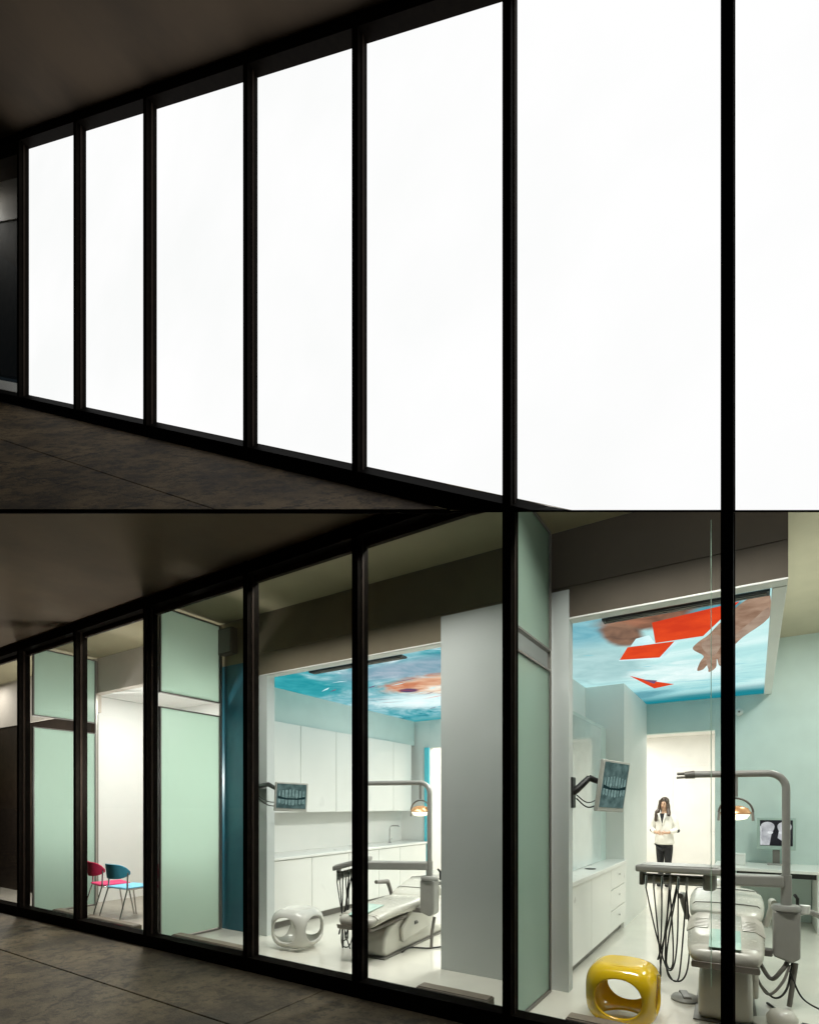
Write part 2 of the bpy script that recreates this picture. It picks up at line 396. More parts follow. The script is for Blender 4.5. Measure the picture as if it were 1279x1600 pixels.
for i in range(len(MX) - 1):
    a, b = MX[i] + MW / 2 + .001, MX[i + 1] - MW / 2 - .001
    X = xs_for(a, b); XP = xs_for(MX[i] + .004, MX[i + 1] - .004)     # panes run into the rebates of the mullions
    # --- upper
    MB().strip(X, FY + .004, FY + MD, lambda x, y: deck(x, FY) + 3.722, lambda x, y: deck(x, FY) + HEAD).build('head_rail', BLACK, upper)
    if a < xe(FY) + .8:
        MB().strip(X, FY + .004, FY + MD, lambda x, y: up_lo(x, y, 0), lambda x, y: up_lo(x, y, .128) + .001).build('sill_rail', BLACK, upper)
    MB().strip(X, GY - .03, FY + MD - .003, lambda x, y: deck(x, GY) + 3.668, lambda x, y: deck(x, FY) + 3.7215).build('shadow_board', DARKB, upper)
    if i >= 2:
        MB().strip(XP, GY, GY + .012, lambda x, y: up_lo(x, y, .138), lambda x, y: deck(x, GY) + 3.6675).build('privacy_pane', PANEL_ON, upper)
    else:
        MB().strip(XP, GY, GY + .012, lambda x, y: up_lo(x, y, .138), lambda x, y: deck(x, GY) + 3.6675).build('clear_pane', GLASS, upper)
    # --- lower
    cap = lambda z: (lambda x, y: min(z, spandrel(x, y) - .006))
    if a < n1:
        MB().strip(X, FY + .004, FY + MD, lambda x, y: min(3.722, spandrel(x, y) - .008), cap(HEAD)).build('head_rail', BLACK, lower)
    if a < -1.5:
        MB().strip(X, GY - .03, FY + MD - .003, lambda x, y: min(3.672, spandrel(x, y) - .009), cap(3.7215)).build('shadow_board', BROWNF, lower)
    MB().strip(X, FY + .004, FY + MD, lambda x, y: 0, lambda x, y: .128).build('sill_rail', BLACK, lower)
    MB().strip(XP, GY, GY + .010, lambda x, y: .1285, cap(3.6715)).build('clear_pane', GLASS, lower)
# the raking joint between the storeys and an unseen board added to block the panes' back light
MB().strip(seg(n1 - .2, 2.0, 8), FY + .002, FY + MD + .02, lambda x, y: spandrel(x, y) - .006, lambda x, y: spandrel(x, y) + .006).build('storey_joint', BLACK, upper)
MB().strip(seg(-8.69, 2.0, 8), GY + .10, GY + .12, lambda x, y: max(HEAD + .02, spandrel(x, y) + .02) , lambda x, y: max(HEAD + .1, deck(x, y) + 3.9)).build('light_block_board', BROWNF, upper)
# butt joint of two panes in the sixth bay: a fine pale strip
MB().box(-.2165, -.2125, GY - .004, GY - .001, .5, 3.2).build('glass_joint', FROST, lower)

# dim room behind the last upper pane at the left
def uq(x, y, h): return deck(x, y) + h
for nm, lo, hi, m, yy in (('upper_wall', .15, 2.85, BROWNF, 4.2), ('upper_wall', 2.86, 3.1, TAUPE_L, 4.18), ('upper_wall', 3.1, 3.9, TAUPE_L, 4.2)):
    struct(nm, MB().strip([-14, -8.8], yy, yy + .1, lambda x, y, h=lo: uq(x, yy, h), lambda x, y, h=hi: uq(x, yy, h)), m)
struct('upper_floor', MB().strip([-14, -8.8], FY + .15, 4.19, lambda x, y: uq(x, y, -.05), lambda x, y: uq(x, y, .05)), WHITE)

# ------------------------------------------------------------------ rooms behind the lower front
WY = 4.5                                          # second line of walls
ART = 3.1
struct('floor', MB().box(-5.65, 2.4, FY + MD + .002, 13.4, -.1, 0), FLOOR)
struct('floor', MB().box(-13, -5.651, FY + MD + .002, 8, -.1, 0), mat('stone_grey_floor', (.40, .36, .30), .3, noise=(.35, .32, .27), scale=5))
struct('ceiling', MB().box(-13, 2.4, FY + MD + .002, WY - .001, 3.84, 3.98), OLIVE)
# far left, dark room
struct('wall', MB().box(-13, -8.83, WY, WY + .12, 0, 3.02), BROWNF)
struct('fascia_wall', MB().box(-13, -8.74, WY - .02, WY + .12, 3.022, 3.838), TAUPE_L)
# waiting room
struct('fascia_wall', MB().box(-8.738, -5.72, WY, WY + .12, 3.30, 3.838), TAUPE_L)
struct('ceiling', MB().box(-8.85, -5.72, WY + .121, 6.1, 3.30, 3.42), WHITE)
struct('wall', MB().box(-8.95, -5.72, 6.0, 6.12, 0, 3.299), WHITE)
struct('wall', MB().box(-8.95, -8.86, WY + .121, 5.999, 0, 3.299), WHITE)
struct('wall', MB().box(-5.719, -5.60, WY + .121, 8.62, 0, 3.6), WHITE)
# left surgery
struct('wall', MB().box(-5.719, -5.16, WY, WY + .12, 0, 3.30), TEAL)
struct('fascia_wall', MB().box(-5.719, -5.16, WY + .001, WY + .12, 3.302, 3.838), OLIVE)
struct('wall', MB().box(-5.158, -4.87, WY, WY + .12, 0, ART + .002), PIER)
OLIVE_W = mat('olive_taupe', (.20, .168, .112), .7, noise=(.18, .15, .10), scale=3)
for (xa, xb, m_) in ((-5.158, -1.82, OLIVE_W), (-1.819, .19, TAUPE)):  # fascia in two tones, darker on the right; seam behind a mullion
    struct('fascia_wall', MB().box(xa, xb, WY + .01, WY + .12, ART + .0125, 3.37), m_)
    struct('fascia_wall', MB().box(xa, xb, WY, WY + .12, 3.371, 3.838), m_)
struct('wall_pier', MB().box(-2.509, -1.30, WY - .012, WY + .10, 0, ART + .24), PIER)
struct('wall', MB().box(-5.599, -4.98, 8.5, 8.62, 0, 3.3), WHITE)
struct('wall', MB().box(-4.05, -1.875, 8.5, 8.62, 0, 3.3), WHITE)
struct('wall', MB().box(-4.979, -4.051, 8.5, 8.62, 2.6, 3.3), WHITE)
struct('wall', MB().box(-2.02, -1.88, WY + .101, 8.499, 0, 3.3), WHITE)
MB().box(-5.075, -4.985, 8.46, 8.499, 0, 2.605).build('door_frame', mat('aqua_door_frame', (.10, .58, .70), .4, scale=5))['kind'] = 'structure'
struct('ceiling', MB().box(-5.599, -2.021, WY + .121, 8.499, ART + .03, ART + .12), WHITE)
# right surgery
struct('wall', MB().box(-1.879, -1.62, WY + .101, 7.25, 0, 2.55), PALE_AQUA)
struct('wall', MB().box(-1.879, -1.40, 7.251, 8.949, 0, 3.4), WHITE)
struct('wall', MB().box(-.489, 2.4, 8.95, 9.07, 0, 3.98), PALE_AQUA)
struct('wall', MB().box(-1.879, -.49, 8.95, 9.07, 2.64, 3.98), PALE_AQUA)
struct('wall', MB().box(2.25, 2.4, FY + MD + .01, 8.949, 0, 3.838), WHITE)
struct('ceiling', MB().box(.192, 2.249, WY, 8.949, 3.84, 3.98), mat('cream_ceiling_paint', (.50, .45, .33), .7, scale=3))
struct('ceiling', MB().box(-1.878, .19, WY + .121, 8.949, ART + .03, ART + .12), WHITE)
struct('wall', MB().box(.15, .19, WY + .121, 8.949, ART + .121, 3.838), WHITE)
# corridor behind
WARM = mat('warm_white_paint', (.82, .80, .77), .6, scale=3)
struct('wall', MB().box(-5.6, 2.4, 12.6, 12.72, 0, 3.0), WARM)
struct('ceiling', MB().box(-5.6, 2.4, 9.071, 12.599, 3.0, 3.1), WARM)
struct('wall', MB().box(-5.7, -5.6, 8.621, 12.6, 0, 3.0), WARM)
struct('wall', MB().box(.5, .6, 9.071, 12.599, 0, 2.999), WARM)
dr = thing('corridor_door', 'pale flush door in the end wall of the corridor behind the woman', 'door', (-1.0, 12.58, 0), world_parts=True)
MB().box(-1.45, -.55, 12.588, 12.599, 0.004, 2.35).build('door_leaf', WARM, dr, bevel=.004)
MB().box(-1.50, -1.46, 12.592, 12.599, 0.004, 2.43).box(-.54, -.50, 12.592, 12.599, .004, 2.43).box(-1.459, -.541, 12.592, 12.599, 2.36, 2.40).build('door_frame', WARM, dr, bevel=.003)
MB().tube([(-.62, 12.56, 1.0), (-.62, 12.52, 1.0), (-.72, 12.52, 1.0)], .01).build('handle', CHROME, dr, smooth=True)

# unseen point lights added to backlight the frosted screens
for (x, y, z, w) in ((-6.42, 3.98, 1.9, 110), (-9.92, 4.02, 1.9, 180)):
    l = bpy.data.lights.new('screen_backlight', 'POINT'); l.energy = w; l.shadow_soft_size = .09; l.color = (1, .97, .93)
    o = bpy.data.objects.new('screen_backlight', l); COL.objects.link(o); o.location = (x, y, z)
# area lights added for the rooms
for (x, y, z, sx, sy, w, c) in FILL_LIGHTS:
    l = bpy.data.lights.new('added_room_light', 'AREA'); l.shape = 'RECTANGLE'; l.size = sx; l.size_y = sy; l.energy = w; l.color = c
    o = bpy.data.objects.new('added_room_light', l); COL.objects.link(o); o.location = (x, y, z)
    if sy < .1: l.spread = math.radians(120)

# ------------------------------------------------------------------ frosted glass screens between the rooms
def screen(X, y0, y1, top, label, up0=2.825, lo1=2.67):
    t = thing('frosted_glass_screen', label, 'glass screen', (X, (y0 + y1) / 2, 0), group='frosted glass screens behind the front', world_parts=True)
    fr = .014
    MB().box(X - .006, X + .006, y0 + fr, y1 - fr, .03, lo1 - fr).build('frosted_pane', FROST, t)
    MB().box(X - .006, X + .006, y0 + fr, y1 - fr, up0 + fr, top - fr).build('frosted_pane', FROST, t)
    for a, b in ((.004, lo1), (up0, top)):
        f = MB()
        f.box(X - .02, X + .02, y0, y0 + fr, a, b).box(X - .02, X + .02, y1 - fr, y1, a, b)
        f.box(X - .02, X + .02, y0 + fr + .0005, y1 - fr - .0005, b - fr, b)
        f.box(X - .02, X + .02, y0 + fr + .0005, y1 - fr - .0005, a, a + fr)
        f.build('pane_frame', GREYD, t)
    MB().box(X - .013, X + .013, y1 + .001, y1 + .03, .004, top).build('end_post', ALU, t)
    return t
screen(-8.63, 3.605, 4.47, 3.80, 'frosted green glass screen farthest left, beside the red chair')
screen(-5.655, 3.63, 4.445, 3.80, 'tall frosted green glass screen beside the dark teal wall')
screen(-1.445, 3.63, 4.42, 3.815, 'frosted green glass screen at the end of the grey wall pier')

# low casings on the floor along the glass
for (a, b, lb) in ((-8.10, -7.25, 'low brown floor casing below the farthest left frosted screen'), (-7.212, -6.174, 'low brown floor casing in front of the red and blue chairs'),
                   (-5.418, -4.20, 'low brown floor casing below the teal wall'), (-2.249, -1.636, 'low brown floor casing below the grey wall pier'),
                   (-1.073, -.05, 'low brown floor casing in front of the yellow stool')):
    t = thing('floor_casing', lb, 'floor casing', ((a + b) / 2, 3.66, 0), group='low casings along the glass', world_parts=True)
    MB().box(a, b, 3.62, 3.74, .002, .125).build('casing_body', SILL, t, bevel=.004, seg=1)
    MB().box(a + .01, b - .01, 3.63, 3.73, .1255, .133).build('casing_lid', SILL, t, bevel=.002, seg=1)

# ------------------------------------------------------------------ glowing painted ceilings
def art_mat(name, seed, ramp, strength, warp=1.6, scale=(.55, .8, 1), rotz=0.0, back=None, spots=()):
    m = bpy.data.materials.new(name); m.use_nodes = True; nt = m.node_tree; nt.nodes.clear()
    o = nt.nodes.new('ShaderNodeOutputMaterial'); e = nt.nodes.new('ShaderNodeEmission'); e.inputs[1].default_value = strength
    tc = nt.nodes.new('ShaderNodeTexCoord'); mp = nt.nodes.new('ShaderNodeMapping')
    mp.inputs['Location'].default_value = (seed, seed * .7, 0); mp.inputs['Scale'].default_value = scale; mp.inputs['Rotation'].default_value = (0, 0, rotz)
    nt.links.new(tc.outputs['Object'], mp.inputs['Vector'])
    n = nt.nodes.new('ShaderNodeTexNoise'); n.inputs['Scale'].default_value = 1.0; n.inputs['Detail'].default_value = 8; n.inputs['Roughness'].default_value = .62
    n.inputs['Distortion'].default_value = warp
    nt.links.new(mp.outputs[0], n.inputs['Vector'])
    r = nt.nodes.new('ShaderNodeValToRGB'); els = r.color_ramp.elements
    els[0].position, els[0].color = ramp[0][0], (*ramp[0][1], 1); els[1].position, els[1].color = ramp[-1][0], (*ramp[-1][1], 1)
    for p, c in ramp[1:-1]:
        k = els.new(p); k.color = (*c, 1)
    nt.links.new(n.outputs['Fac'], r.inputs[0]); out = r.outputs[0]
    if back:                                       # the painting's darker band along its far edge
        sp = nt.nodes.new('ShaderNodeSeparateXYZ'); nt.links.new(tc.outputs['Object'], sp.inputs[0])
        ad = nt.nodes.new('ShaderNodeMath'); ad.operation = 'MULTIPLY_ADD'; ad.inputs[1].default_value = .9
        nt.links.new(n.outputs['Fac'], ad.inputs[0]); nt.links.new(sp.outputs['Y'], ad.inputs[2])
        mr = nt.nodes.new('ShaderNodeMapRange'); mr.interpolation_type = 'SMOOTHSTEP'
        mr.inputs['From Min'].default_value = back[0] + .45; mr.inputs['From Max'].default_value = back[1] + .45
        nt.links.new(ad.outputs[0], mr.inputs[0])
        mx = nt.nodes.new('ShaderNodeMixRGB'); mx.inputs[2].default_value = (*back[2], 1)
        nt.links.new(mr.outputs[0], mx.inputs[0]); nt.links.new(out, mx.inputs[1]); out = mx.outputs[0]
    for (cx_, cy_, rx, ry, col, wob, soft, col2) in spots:   # soft brushed patches of the print
        sb = nt.nodes.new('ShaderNodeVectorMath'); sb.operation = 'SUBTRACT'; sb.inputs[1].default_value = (cx_, cy_, ART)
        dv = nt.nodes.new('ShaderNodeVectorMath'); dv.operation = 'DIVIDE'; dv.inputs[1].default_value = (rx, ry, 5)
        ln = nt.nodes.new('ShaderNodeVectorMath'); ln.operation = 'LENGTH'
        nt.links.new(tc.outputs['Object'], sb.inputs[0]); nt.links.new(sb.outputs[0], dv.inputs[0]); nt.links.new(dv.outputs[0], ln.inputs[0])
        nw = nt.nodes.new('ShaderNodeTexNoise'); nw.inputs['Scale'].default_value = 2.6; nw.inputs['Detail'].default_value = 7; nw.inputs['Distortion'].default_value = 1.2
        nt.links.new(sb.outputs[0], nw.inputs['Vector'])
        ma = nt.nodes.new('ShaderNodeMath'); ma.operation = 'MULTIPLY_ADD'; ma.inputs[1].default_value = wob
        nt.links.new(nw.outputs['Fac'], ma.inputs[0]); nt.links.new(ln.outputs['Value'], ma.inputs[2])
        mr = nt.nodes.new('ShaderNodeMapRange'); mr.interpolation_type = 'SMOOTHSTEP'
        mr.inputs['From Min'].default_value = 1 + wob * .5 + soft; mr.inputs['From Max'].default_value = 1 + wob * .5 - soft
        nt.links.new(ma.outputs[0], mr.inputs[0])
        cr = nt.nodes.new('ShaderNodeMixRGB'); cr.inputs[1].default_value = (*col, 1); cr.inputs[2].default_value = (*col2, 1)
        cm = nt.nodes.new('ShaderNodeMapRange'); cm.inputs['From Min'].default_value = .36; cm.inputs['From Max'].default_value = .64
        nt.links.new(nw.outputs['Fac'], cm.inputs[0]); nt.links.new(cm.outputs[0], cr.inputs[0])
        mx = nt.nodes.new('ShaderNodeMixRGB'); nt.links.new(mr.outputs[0], mx.inputs[0]); nt.links.new(out, mx.inputs[1]); nt.links.new(cr.outputs[0], mx.inputs[2]); out = mx.outputs[0]
    nt.links.new(out, e.inputs[0]); nt.links.new(e.outputs[0], o.inputs[0])
    MATS[name] = m
    return m
ART_S = 1.5
ART_R = art_mat('aqua_sheet_print', 3.1, [(.30, (.10, .27, .32)), (.42, (.26, .50, .53)), (.55, (.40, .62, .62)), (.72, (.62, .74, .74))], ART_S, .8, (.4, .9, 1), .25, back=(8.1, 8.75, (.010, .17, .21)),
                spots=[(-1.5, 4.9, .45, .7, (.12, .31, .38), .8, .4, (.22, .42, .47)), (-1.5, 6.2, .5, .9, (.28, .44, .45), .8, .4, (.36, .52, .53)), (-.7, 7.0, .5, .5, (.66, .74, .74), 1, .4, (.5, .66, .66)),
                       (-.62, 4.85, .50, .30, (.12, .062, .042), .6, .22, (.30, .13, .08)), (-1.02, 5.18, .16, .42, (.11, .065, .048), .5, .25, (.26, .14, .09)), (-.25, 4.9, .2, .14, (.06, .20, .25), .5, .3, (.1, .28, .33))])
ART_L = art_mat('sea_swirl_print', 9.4, [(.30, (.018, .14, .18)), (.40, (.05, .27, .32)), (.50, (.16, .37, .42)), (.60, (.32, .47, .51)), (.70, (.62, .72, .74))], ART_S, 1.8, (1.3, 1.3, 1), .5, back=(7.9, 8.5, (.05, .26, .29)),
                spots=[(-5.1, 5.0, .7, .9, (.015, .22, .26), 1.0, .4, (.04, .30, .34)), (-4.0, 6.9, .9, .5, (.55, .70, .72), 1.2, .5, (.72, .78, .78)), (-3.2, 7.7, .9, .4, (.66, .74, .75), 1.0, .4, (.45, .62, .64)), (-3.3, 5.2, .9, .35, (.16, .27, .34), 1.0, .5, (.3, .36, .43)),
                       (-3.25, 6.05, .95, .48, (.46, .17, .09), .9, .28, (.66, .42, .29)), (-3.05, 6.35, .7, .30, (.74, .68, .60), 1.0, .3, (.62, .40, .28)), (-3.93, 6.14, .13, .12, (.08, .05, .12), .8, .3, (.16, .06, .10))])
PAPER = emission_mat('red_paper_print', (.62, .055, .014), ART_S, (.50, .036, .012), 4)
SKIN_P = emission_mat('hand_print', (.20, .115, .077), ART_S, (.33, .215, .155), 6)
SKIN_D = emission_mat('shaded_hand_print', (.085, .07, .06), ART_S, (.17, .11, .085), 5)
PALEP = emission_mat('pale_print', (.56, .72, .74), ART_S, (.40, .6, .64), 3)
ORP = emission_mat('orange_scale_print', (.50, .19, .10), ART_S, (.66, .46, .34), 9)
ORD = emission_mat('violet_eye_print', (.10, .06, .16), ART_S, (.2, .08, .10), 6)

def flat(parent, name, pts, m, z, sm=0):
    """a printed shape: a thin sheet just under the panel"""
    if sm:
        P = [Vector((x, y, 0)) for x, y in pts]; P = spline(P + [P[0], P[1]], sm)[:-sm]
        pts = [(p.x, p.y) for p in P[:-1]]
    return MB().prism(pts, z, z + .001, 'z').build(name, m, parent)
def art_panel(label, x0, x1, y0, y1, m, slot, trims):
    t = thing('ceiling_painting', label, 'ceiling painting', ((x0 + x1) / 2, (y0 + y1) / 2, ART), group='glowing painted ceilings', world_parts=True)
    MB().box(x0, x1, y0, y1, ART, ART + .029).build('painted_panel', m, t)
    for tr in trims: MB().box(*tr).build('edge_trim', WHITE, t, bevel=.004, seg=1)
    a, b = slot
    s = MB().box(a, b, WY + .135, WY + .235, ART - .020, ART - .001).build('air_slot', RUBBER, t)
    MB().box(a + .02, b - .02, WY + .165, WY + .172, ART - .026, ART - .0205).build('slot_blade', ALU, s)
    MB().box(a + .02, b - .02, WY + .198, WY + .203, ART - .026, ART - .0205).build('slot_blade', ALU, s)
    return t
ar = art_panel('glowing aqua ceiling painting of red paper sheets and reaching hands, in the right surgery', -1.878, .10, WY + .122, 8.948, ART_R, (-1.07, .09),
               [(-1.32, .19, WY + .002, WY + .121, ART - .006, ART + .012), (.101, .19, WY + .122, 8.948, ART - .012, ART + .05)])
z = ART - .003
flat(ar, 'painted_paper', [(-.735, 4.96), (-.10, 4.80), (-.40, 5.60), (-.80, 5.60)], PAPER, z - .0015)
flat(ar, 'painted_paper', [(-1.05, 5.60), (-.64, 5.63), (-.84, 6.16), (-1.21, 6.04)], PAPER, z - .003)
flat(ar, 'paper_border', [(-.64, 5.63), (-.60, 5.65), (-.82, 6.22), (-1.23, 6.08), (-1.21, 6.04), (-.84, 6.16)], PALEP, z - .003)
flat(ar, 'paper_border', [(-.93, 5.35), (-.81, 5.3), (-.80, 5.60), (-1.02, 5.58)], PALEP, z - .0045)
flat(ar, 'painted_paper', [(-1.26, 6.85), (-1.10, 7.25), (-.87, 7.62), (-1.12, 7.76)], PAPER, z - .0015)
flat(ar, 'paper_fold', [(-1.17, 7.12), (-1.02, 7.28), (-1.08, 7.45)], ORD, z - .003)
hand = [(.095, 4.80), (.095, 5.35), (-.10, 5.85), (-.20, 6.25), (-.24, 6.75), (-.33, 6.9), (-.34, 6.55), (-.37, 6.95), (-.455, 7.15), (-.43, 6.75), (-.50, 6.98), (-.56, 7.0), (-.50, 6.6), (-.45, 6.35), (-.52, 6.02), (-.45, 5.78), (-.36, 5.6), (-.24, 5.25), (-.06, 4.80)]
flat(ar, 'painted_hand', hand, SKIN_P, z, 4)
for q in ([(-.43, 5.85), (-.30, 5.62), (-.26, 5.9), (-.36, 6.4), (-.42, 6.2)], [(.09, 5.05), (.09, 5.33), (-.10, 5.83), (-.16, 5.75), (-.02, 5.35)], [(-.44, 6.55), (-.40, 6.5), (-.41, 6.85), (-.445, 7.05)], [(-.33, 6.6), (-.28, 6.4), (-.25, 6.72), (-.32, 6.85)]):
    flat(ar, 'hand_shading', q, MATS['hand_tint_print'] if 'hand_tint_print' in MATS else emission_mat('hand_tint_print', (.33, .24, .185), ART_S, (.24, .16, .12), 6), z - .0015, 4)
for (x, y, L, a) in ((-1.45, 5.7, .12, .3), (-1.15, 6.6, .2, .5), (-1.0, 6.5, .14, .3), (-.5, 7.6, 1.0, .25), (-.3, 7.9, .8, .2), (-.2, 6.9, .3, .3), (-1.2, 7.9, .3, .4)):
    c, s_ = math.cos(a), math.sin(a)
    flat(ar, 'painted_crease', [(x - c * L / 2, y - s_ * L / 2), (x, y - .012), (x + c * L / 2, y + s_ * L / 2), (x, y + .012)], emission_mat('crease_print', (.18, .45, .52), ART_S) if 'crease_print' not in MATS else MATS['crease_print'], z)

al = art_panel('glowing sea coloured ceiling painting with an orange swirl, in the left surgery', -5.598, -2.022, WY + .122, 8.498, ART_L, (-4.33, -3.05),
               [(-5.0, -2.51, WY + .002, WY + .121, ART - .006, ART + .012)])
random.seed(11)
for k in range(44):
    x = random.uniform(-4.9, -2.7); y = random.uniform(5.1, 7.6); L = random.uniform(.12, .5); a = random.uniform(-.5, .6)
    c, s_ = math.cos(a), math.sin(a); w = random.uniform(.006, .02)
    if 5.5 < y < 6.8 and x > -4.2: m_ = random.choice([ORD, PALEP, PAPER, PALEP])
    else: m_ = random.choice([PALEP, MATS['crease_print'], PALEP, ORD])
    flat(al, 'painted_stroke', [(x - c * L / 2, y - s_ * L / 2), (x, y - w), (x + c * L / 2, y + s_ * L / 2), (x + .03, y + w * .6)], m_, z - .003 - k * .0002)

# small dark box on the fascia near the teal wall
bx = thing('wall_speaker', 'small dark box mounted high above the teal wall', 'speaker box', (-5.5, WY, 3.4), world_parts=True)
MB().box(-5.63, -5.38, WY - .10, WY - .001, 3.42, 3.74).build('box_body', mat('brown_box', (.10, .085, .065), .6), bx, bevel=.008)
MB().box(-5.61, -5.40, WY - .108, WY - .1005, 3.44, 3.72).build('front_grille', GREYD, bx)

# ------------------------------------------------------------------ cabinets
def front(parent, name, x, y0, y1, z0, z1, m, g=.004):
    return MB().box(x - .001, x + .018, y0 + g, y1 - g, z0 + g, z1 - g).build(name, m, parent, bevel=.002, seg=1)
wc = thing('wall_cabinet', 'white wall cabinets with plain doors hanging along the left surgery wall', 'wall cabinet', (-5.4, 6.5, 1.46), world_parts=True)
MB().box(-5.598, -5.27, 4.63, 8.30, 1.46, 2.65).build('carcass', GREYM, wc)
ys = (4.63, 5.46, 6.21, 7.0, 7.72, 8.30)
for a, b in zip(ys, ys[1:]):
    d = front(wc, 'door', -5.268, a, b, 1.455, 2.65, WHITEG)
MB().box(-5.25, -5.238, 5.42, 5.44, 1.62, 1.68).build('knob', CHROME, wc)
struct('bulkhead_wall', MB().box(-5.598, -5.29, 4.625, 8.46, 2.652, 3.095), PALE_AQUA)
bc = thing('base_cabinet', 'long white base cabinet with worktop along the left surgery wall', 'base cabinet', (-5.3, 6.5, 0), world_parts=True)
MB().box(-5.598, -5.02, 4.64, 8.40, .09, .865).build('carcass', GREYM, bc)
MB().box(-5.598, -5.08, 4.66, 8.40, .003, .089).build('plinth', GREYD, bc)
wt = MB().box(-5.598, -4.98, 4.632, 8.45, .866, .90).build('worktop', WHITEG, bc, bevel=.004, seg=1)
MB().box(-5.02, -4.975, 4.595, 4.630, .003, .90).build('end_panel', GREYM, bc)
ys = (4.64, 5.42, 6.2, 6.95, 7.55, 8.40)
for a, b in zip(ys, ys[1:]): front(bc, 'door', -5.019, a, b, .10, .86, WHITEG)
fa = thing('kitchen_tap', 'chrome tap standing on the white worktop of the left surgery', 'tap', (-5.35, 7.75, .90))
MB().lathe((0, 0, 0), [(.032, 0), (.032, .012), (.018, .02), (.018, .07)], 16).build('tap_base', CHROME, fa, smooth=True)
MB().tube([(0, 0, .06), (0, 0, .24)] + arc((.06, 0, .24), .06, PI, PI / 2, 6) + [(.18, 0, .30), (.19, 0, .285)], .012, 10).build('spout', CHROME, fa, smooth=True)
MB().tube([(0, .02, .05), (0, .07, .08)], .008).build('lever', CHROME, fa, smooth=True)

rc = thing('base_cabinet', 'short white cabinet with drawers and worktop behind the yellow stool', 'base cabinet', (-1.5, 6, 0), world_parts=True)
MB().box(-1.618, -1.415, 4.79, 7.34, .07, .818).build('carcass', WHITE, rc)
MB().box(-1.618, -1.44, 4.80, 7.33, .003, .069).build('plinth', GREYD, rc)
MB().box(-1.618, -1.37, 4.76, 7.249, .82, .865).build('worktop', WHITEG, rc, bevel=.004, seg=1)
MB().box(-1.618, -1.395, 4.765, 4.789, .003, .818).build('end_panel', SILL, rc)
for a, b in ((4.80, 5.62), (5.62, 6.5)): front(rc, 'door', -1.414, a, b, .08, .815, WHITEG)
for k in range(3):
    d = front(rc, 'drawer', -1.414, 6.5, 7.33, .08 + k * .245, .08 + (k + 1) * .245, WHITEG)
    MB().lathe((-1.395, 6.9, .08 + k * .245 + .15), [(.004, 0), (.012, .012), (.012, .018)], 10, 'x').build('knob', CHROME, d)
MB().lathe((-1.50, 5.98, .866), [(.055, 0), (.06, .004), (.045, .006)], 20).build('waste_hole', RUBBER, rc)
sp = thing('splash_panel', 'glossy pale panel with a blue edge above the short white worktop', 'wall panel', (-1.6, 6, .87), world_parts=True)
MB().box(-1.619, -1.600, 4.74, 6.9, .87, 2.5).build('panel_sheet', SPLASH, sp)
MB().box(-1.619, -1.575, 4.70, 4.739, .868, 1.42).build('panel_edge', BLUEG, sp)

# desk along the back wall of the right surgery
dk = thing('wall_desk', 'white desk along the back wall carrying the x-ray monitor', 'desk', (.5, 8.6, 0), world_parts=True)
MB().box(-.46, 2.2, 8.05, 8.948, .72, .76).build('desk_top', WHITEG, dk, bevel=.004, seg=1)
MB().box(-.2, .62, 8.10, 8.13, .655, .718).build('apron', RUBBER, dk)
MB().box(.63, .70, 8.10, 8.9, .004, .718).build('desk_leg', WHITE, dk)
MB().box(-.44, -.38, 8.10, 8.9, .004, .718).build('desk_leg', WHITE, dk)
MB().box(-.37, .62, 8.85, 8.9, .004, .718).build('back_panel', PALE_AQUA, dk)
bxw = thing('desk_box', 'small white box on the desk behind the dental lamp', 'box', (-.22, 8.5, .76))
MB().box(-.11, .11, -.1, .1, 0, .13).build('box_body', WHITE, bxw, bevel=.01)
MB().box(-.113, .113, -.103, .103, .1305, .15).build('box_lid', WHITEG, bxw, bevel=.006)

sen = thing('wall_sensor', 'small white round sensor high on the aqua back wall', 'sensor', (-.19, 8.95, 2.87), world_parts=True)
MB().lathe((-.19, 8.949, 2.87), [(.05, 0), (.05, -.03), (.03, -.045)], 16, 'y').build('sensor_body', WHITE, sen, smooth=True)
MB().lathe((-.19, 8.904, 2.87), [(.015, 0), (.012, -.006)], 10, 'y').build('lens', GREYD, sen)

# ------------------------------------------------------------------ screens
XR_BG = emission_mat('xray_screen', (.05, .085, .083), 1, (.12, .185, .18), 14)
XR_T = emission_mat('xray_teeth', (.24, .35, .34), 1, (.13, .21, .2), 30)
XR_K = emission_mat('xray_dark', (.012, .03, .032), 1)
SK_BG = emission_mat('scan_dark', (.012, .012, .014), 1, (.03, .03, .035), 6)
SK_W = emission_mat('scan_pale', (.70, .70, .72), 1, (.40, .40, .43), 9)
SK_W2 = emission_mat('scan_bright', (.92, .92, .94), 1, (.6, .6, .63), 12)
BEZEL = mat('silver_bezel', (.50, .50, .46), .4, scale=10)

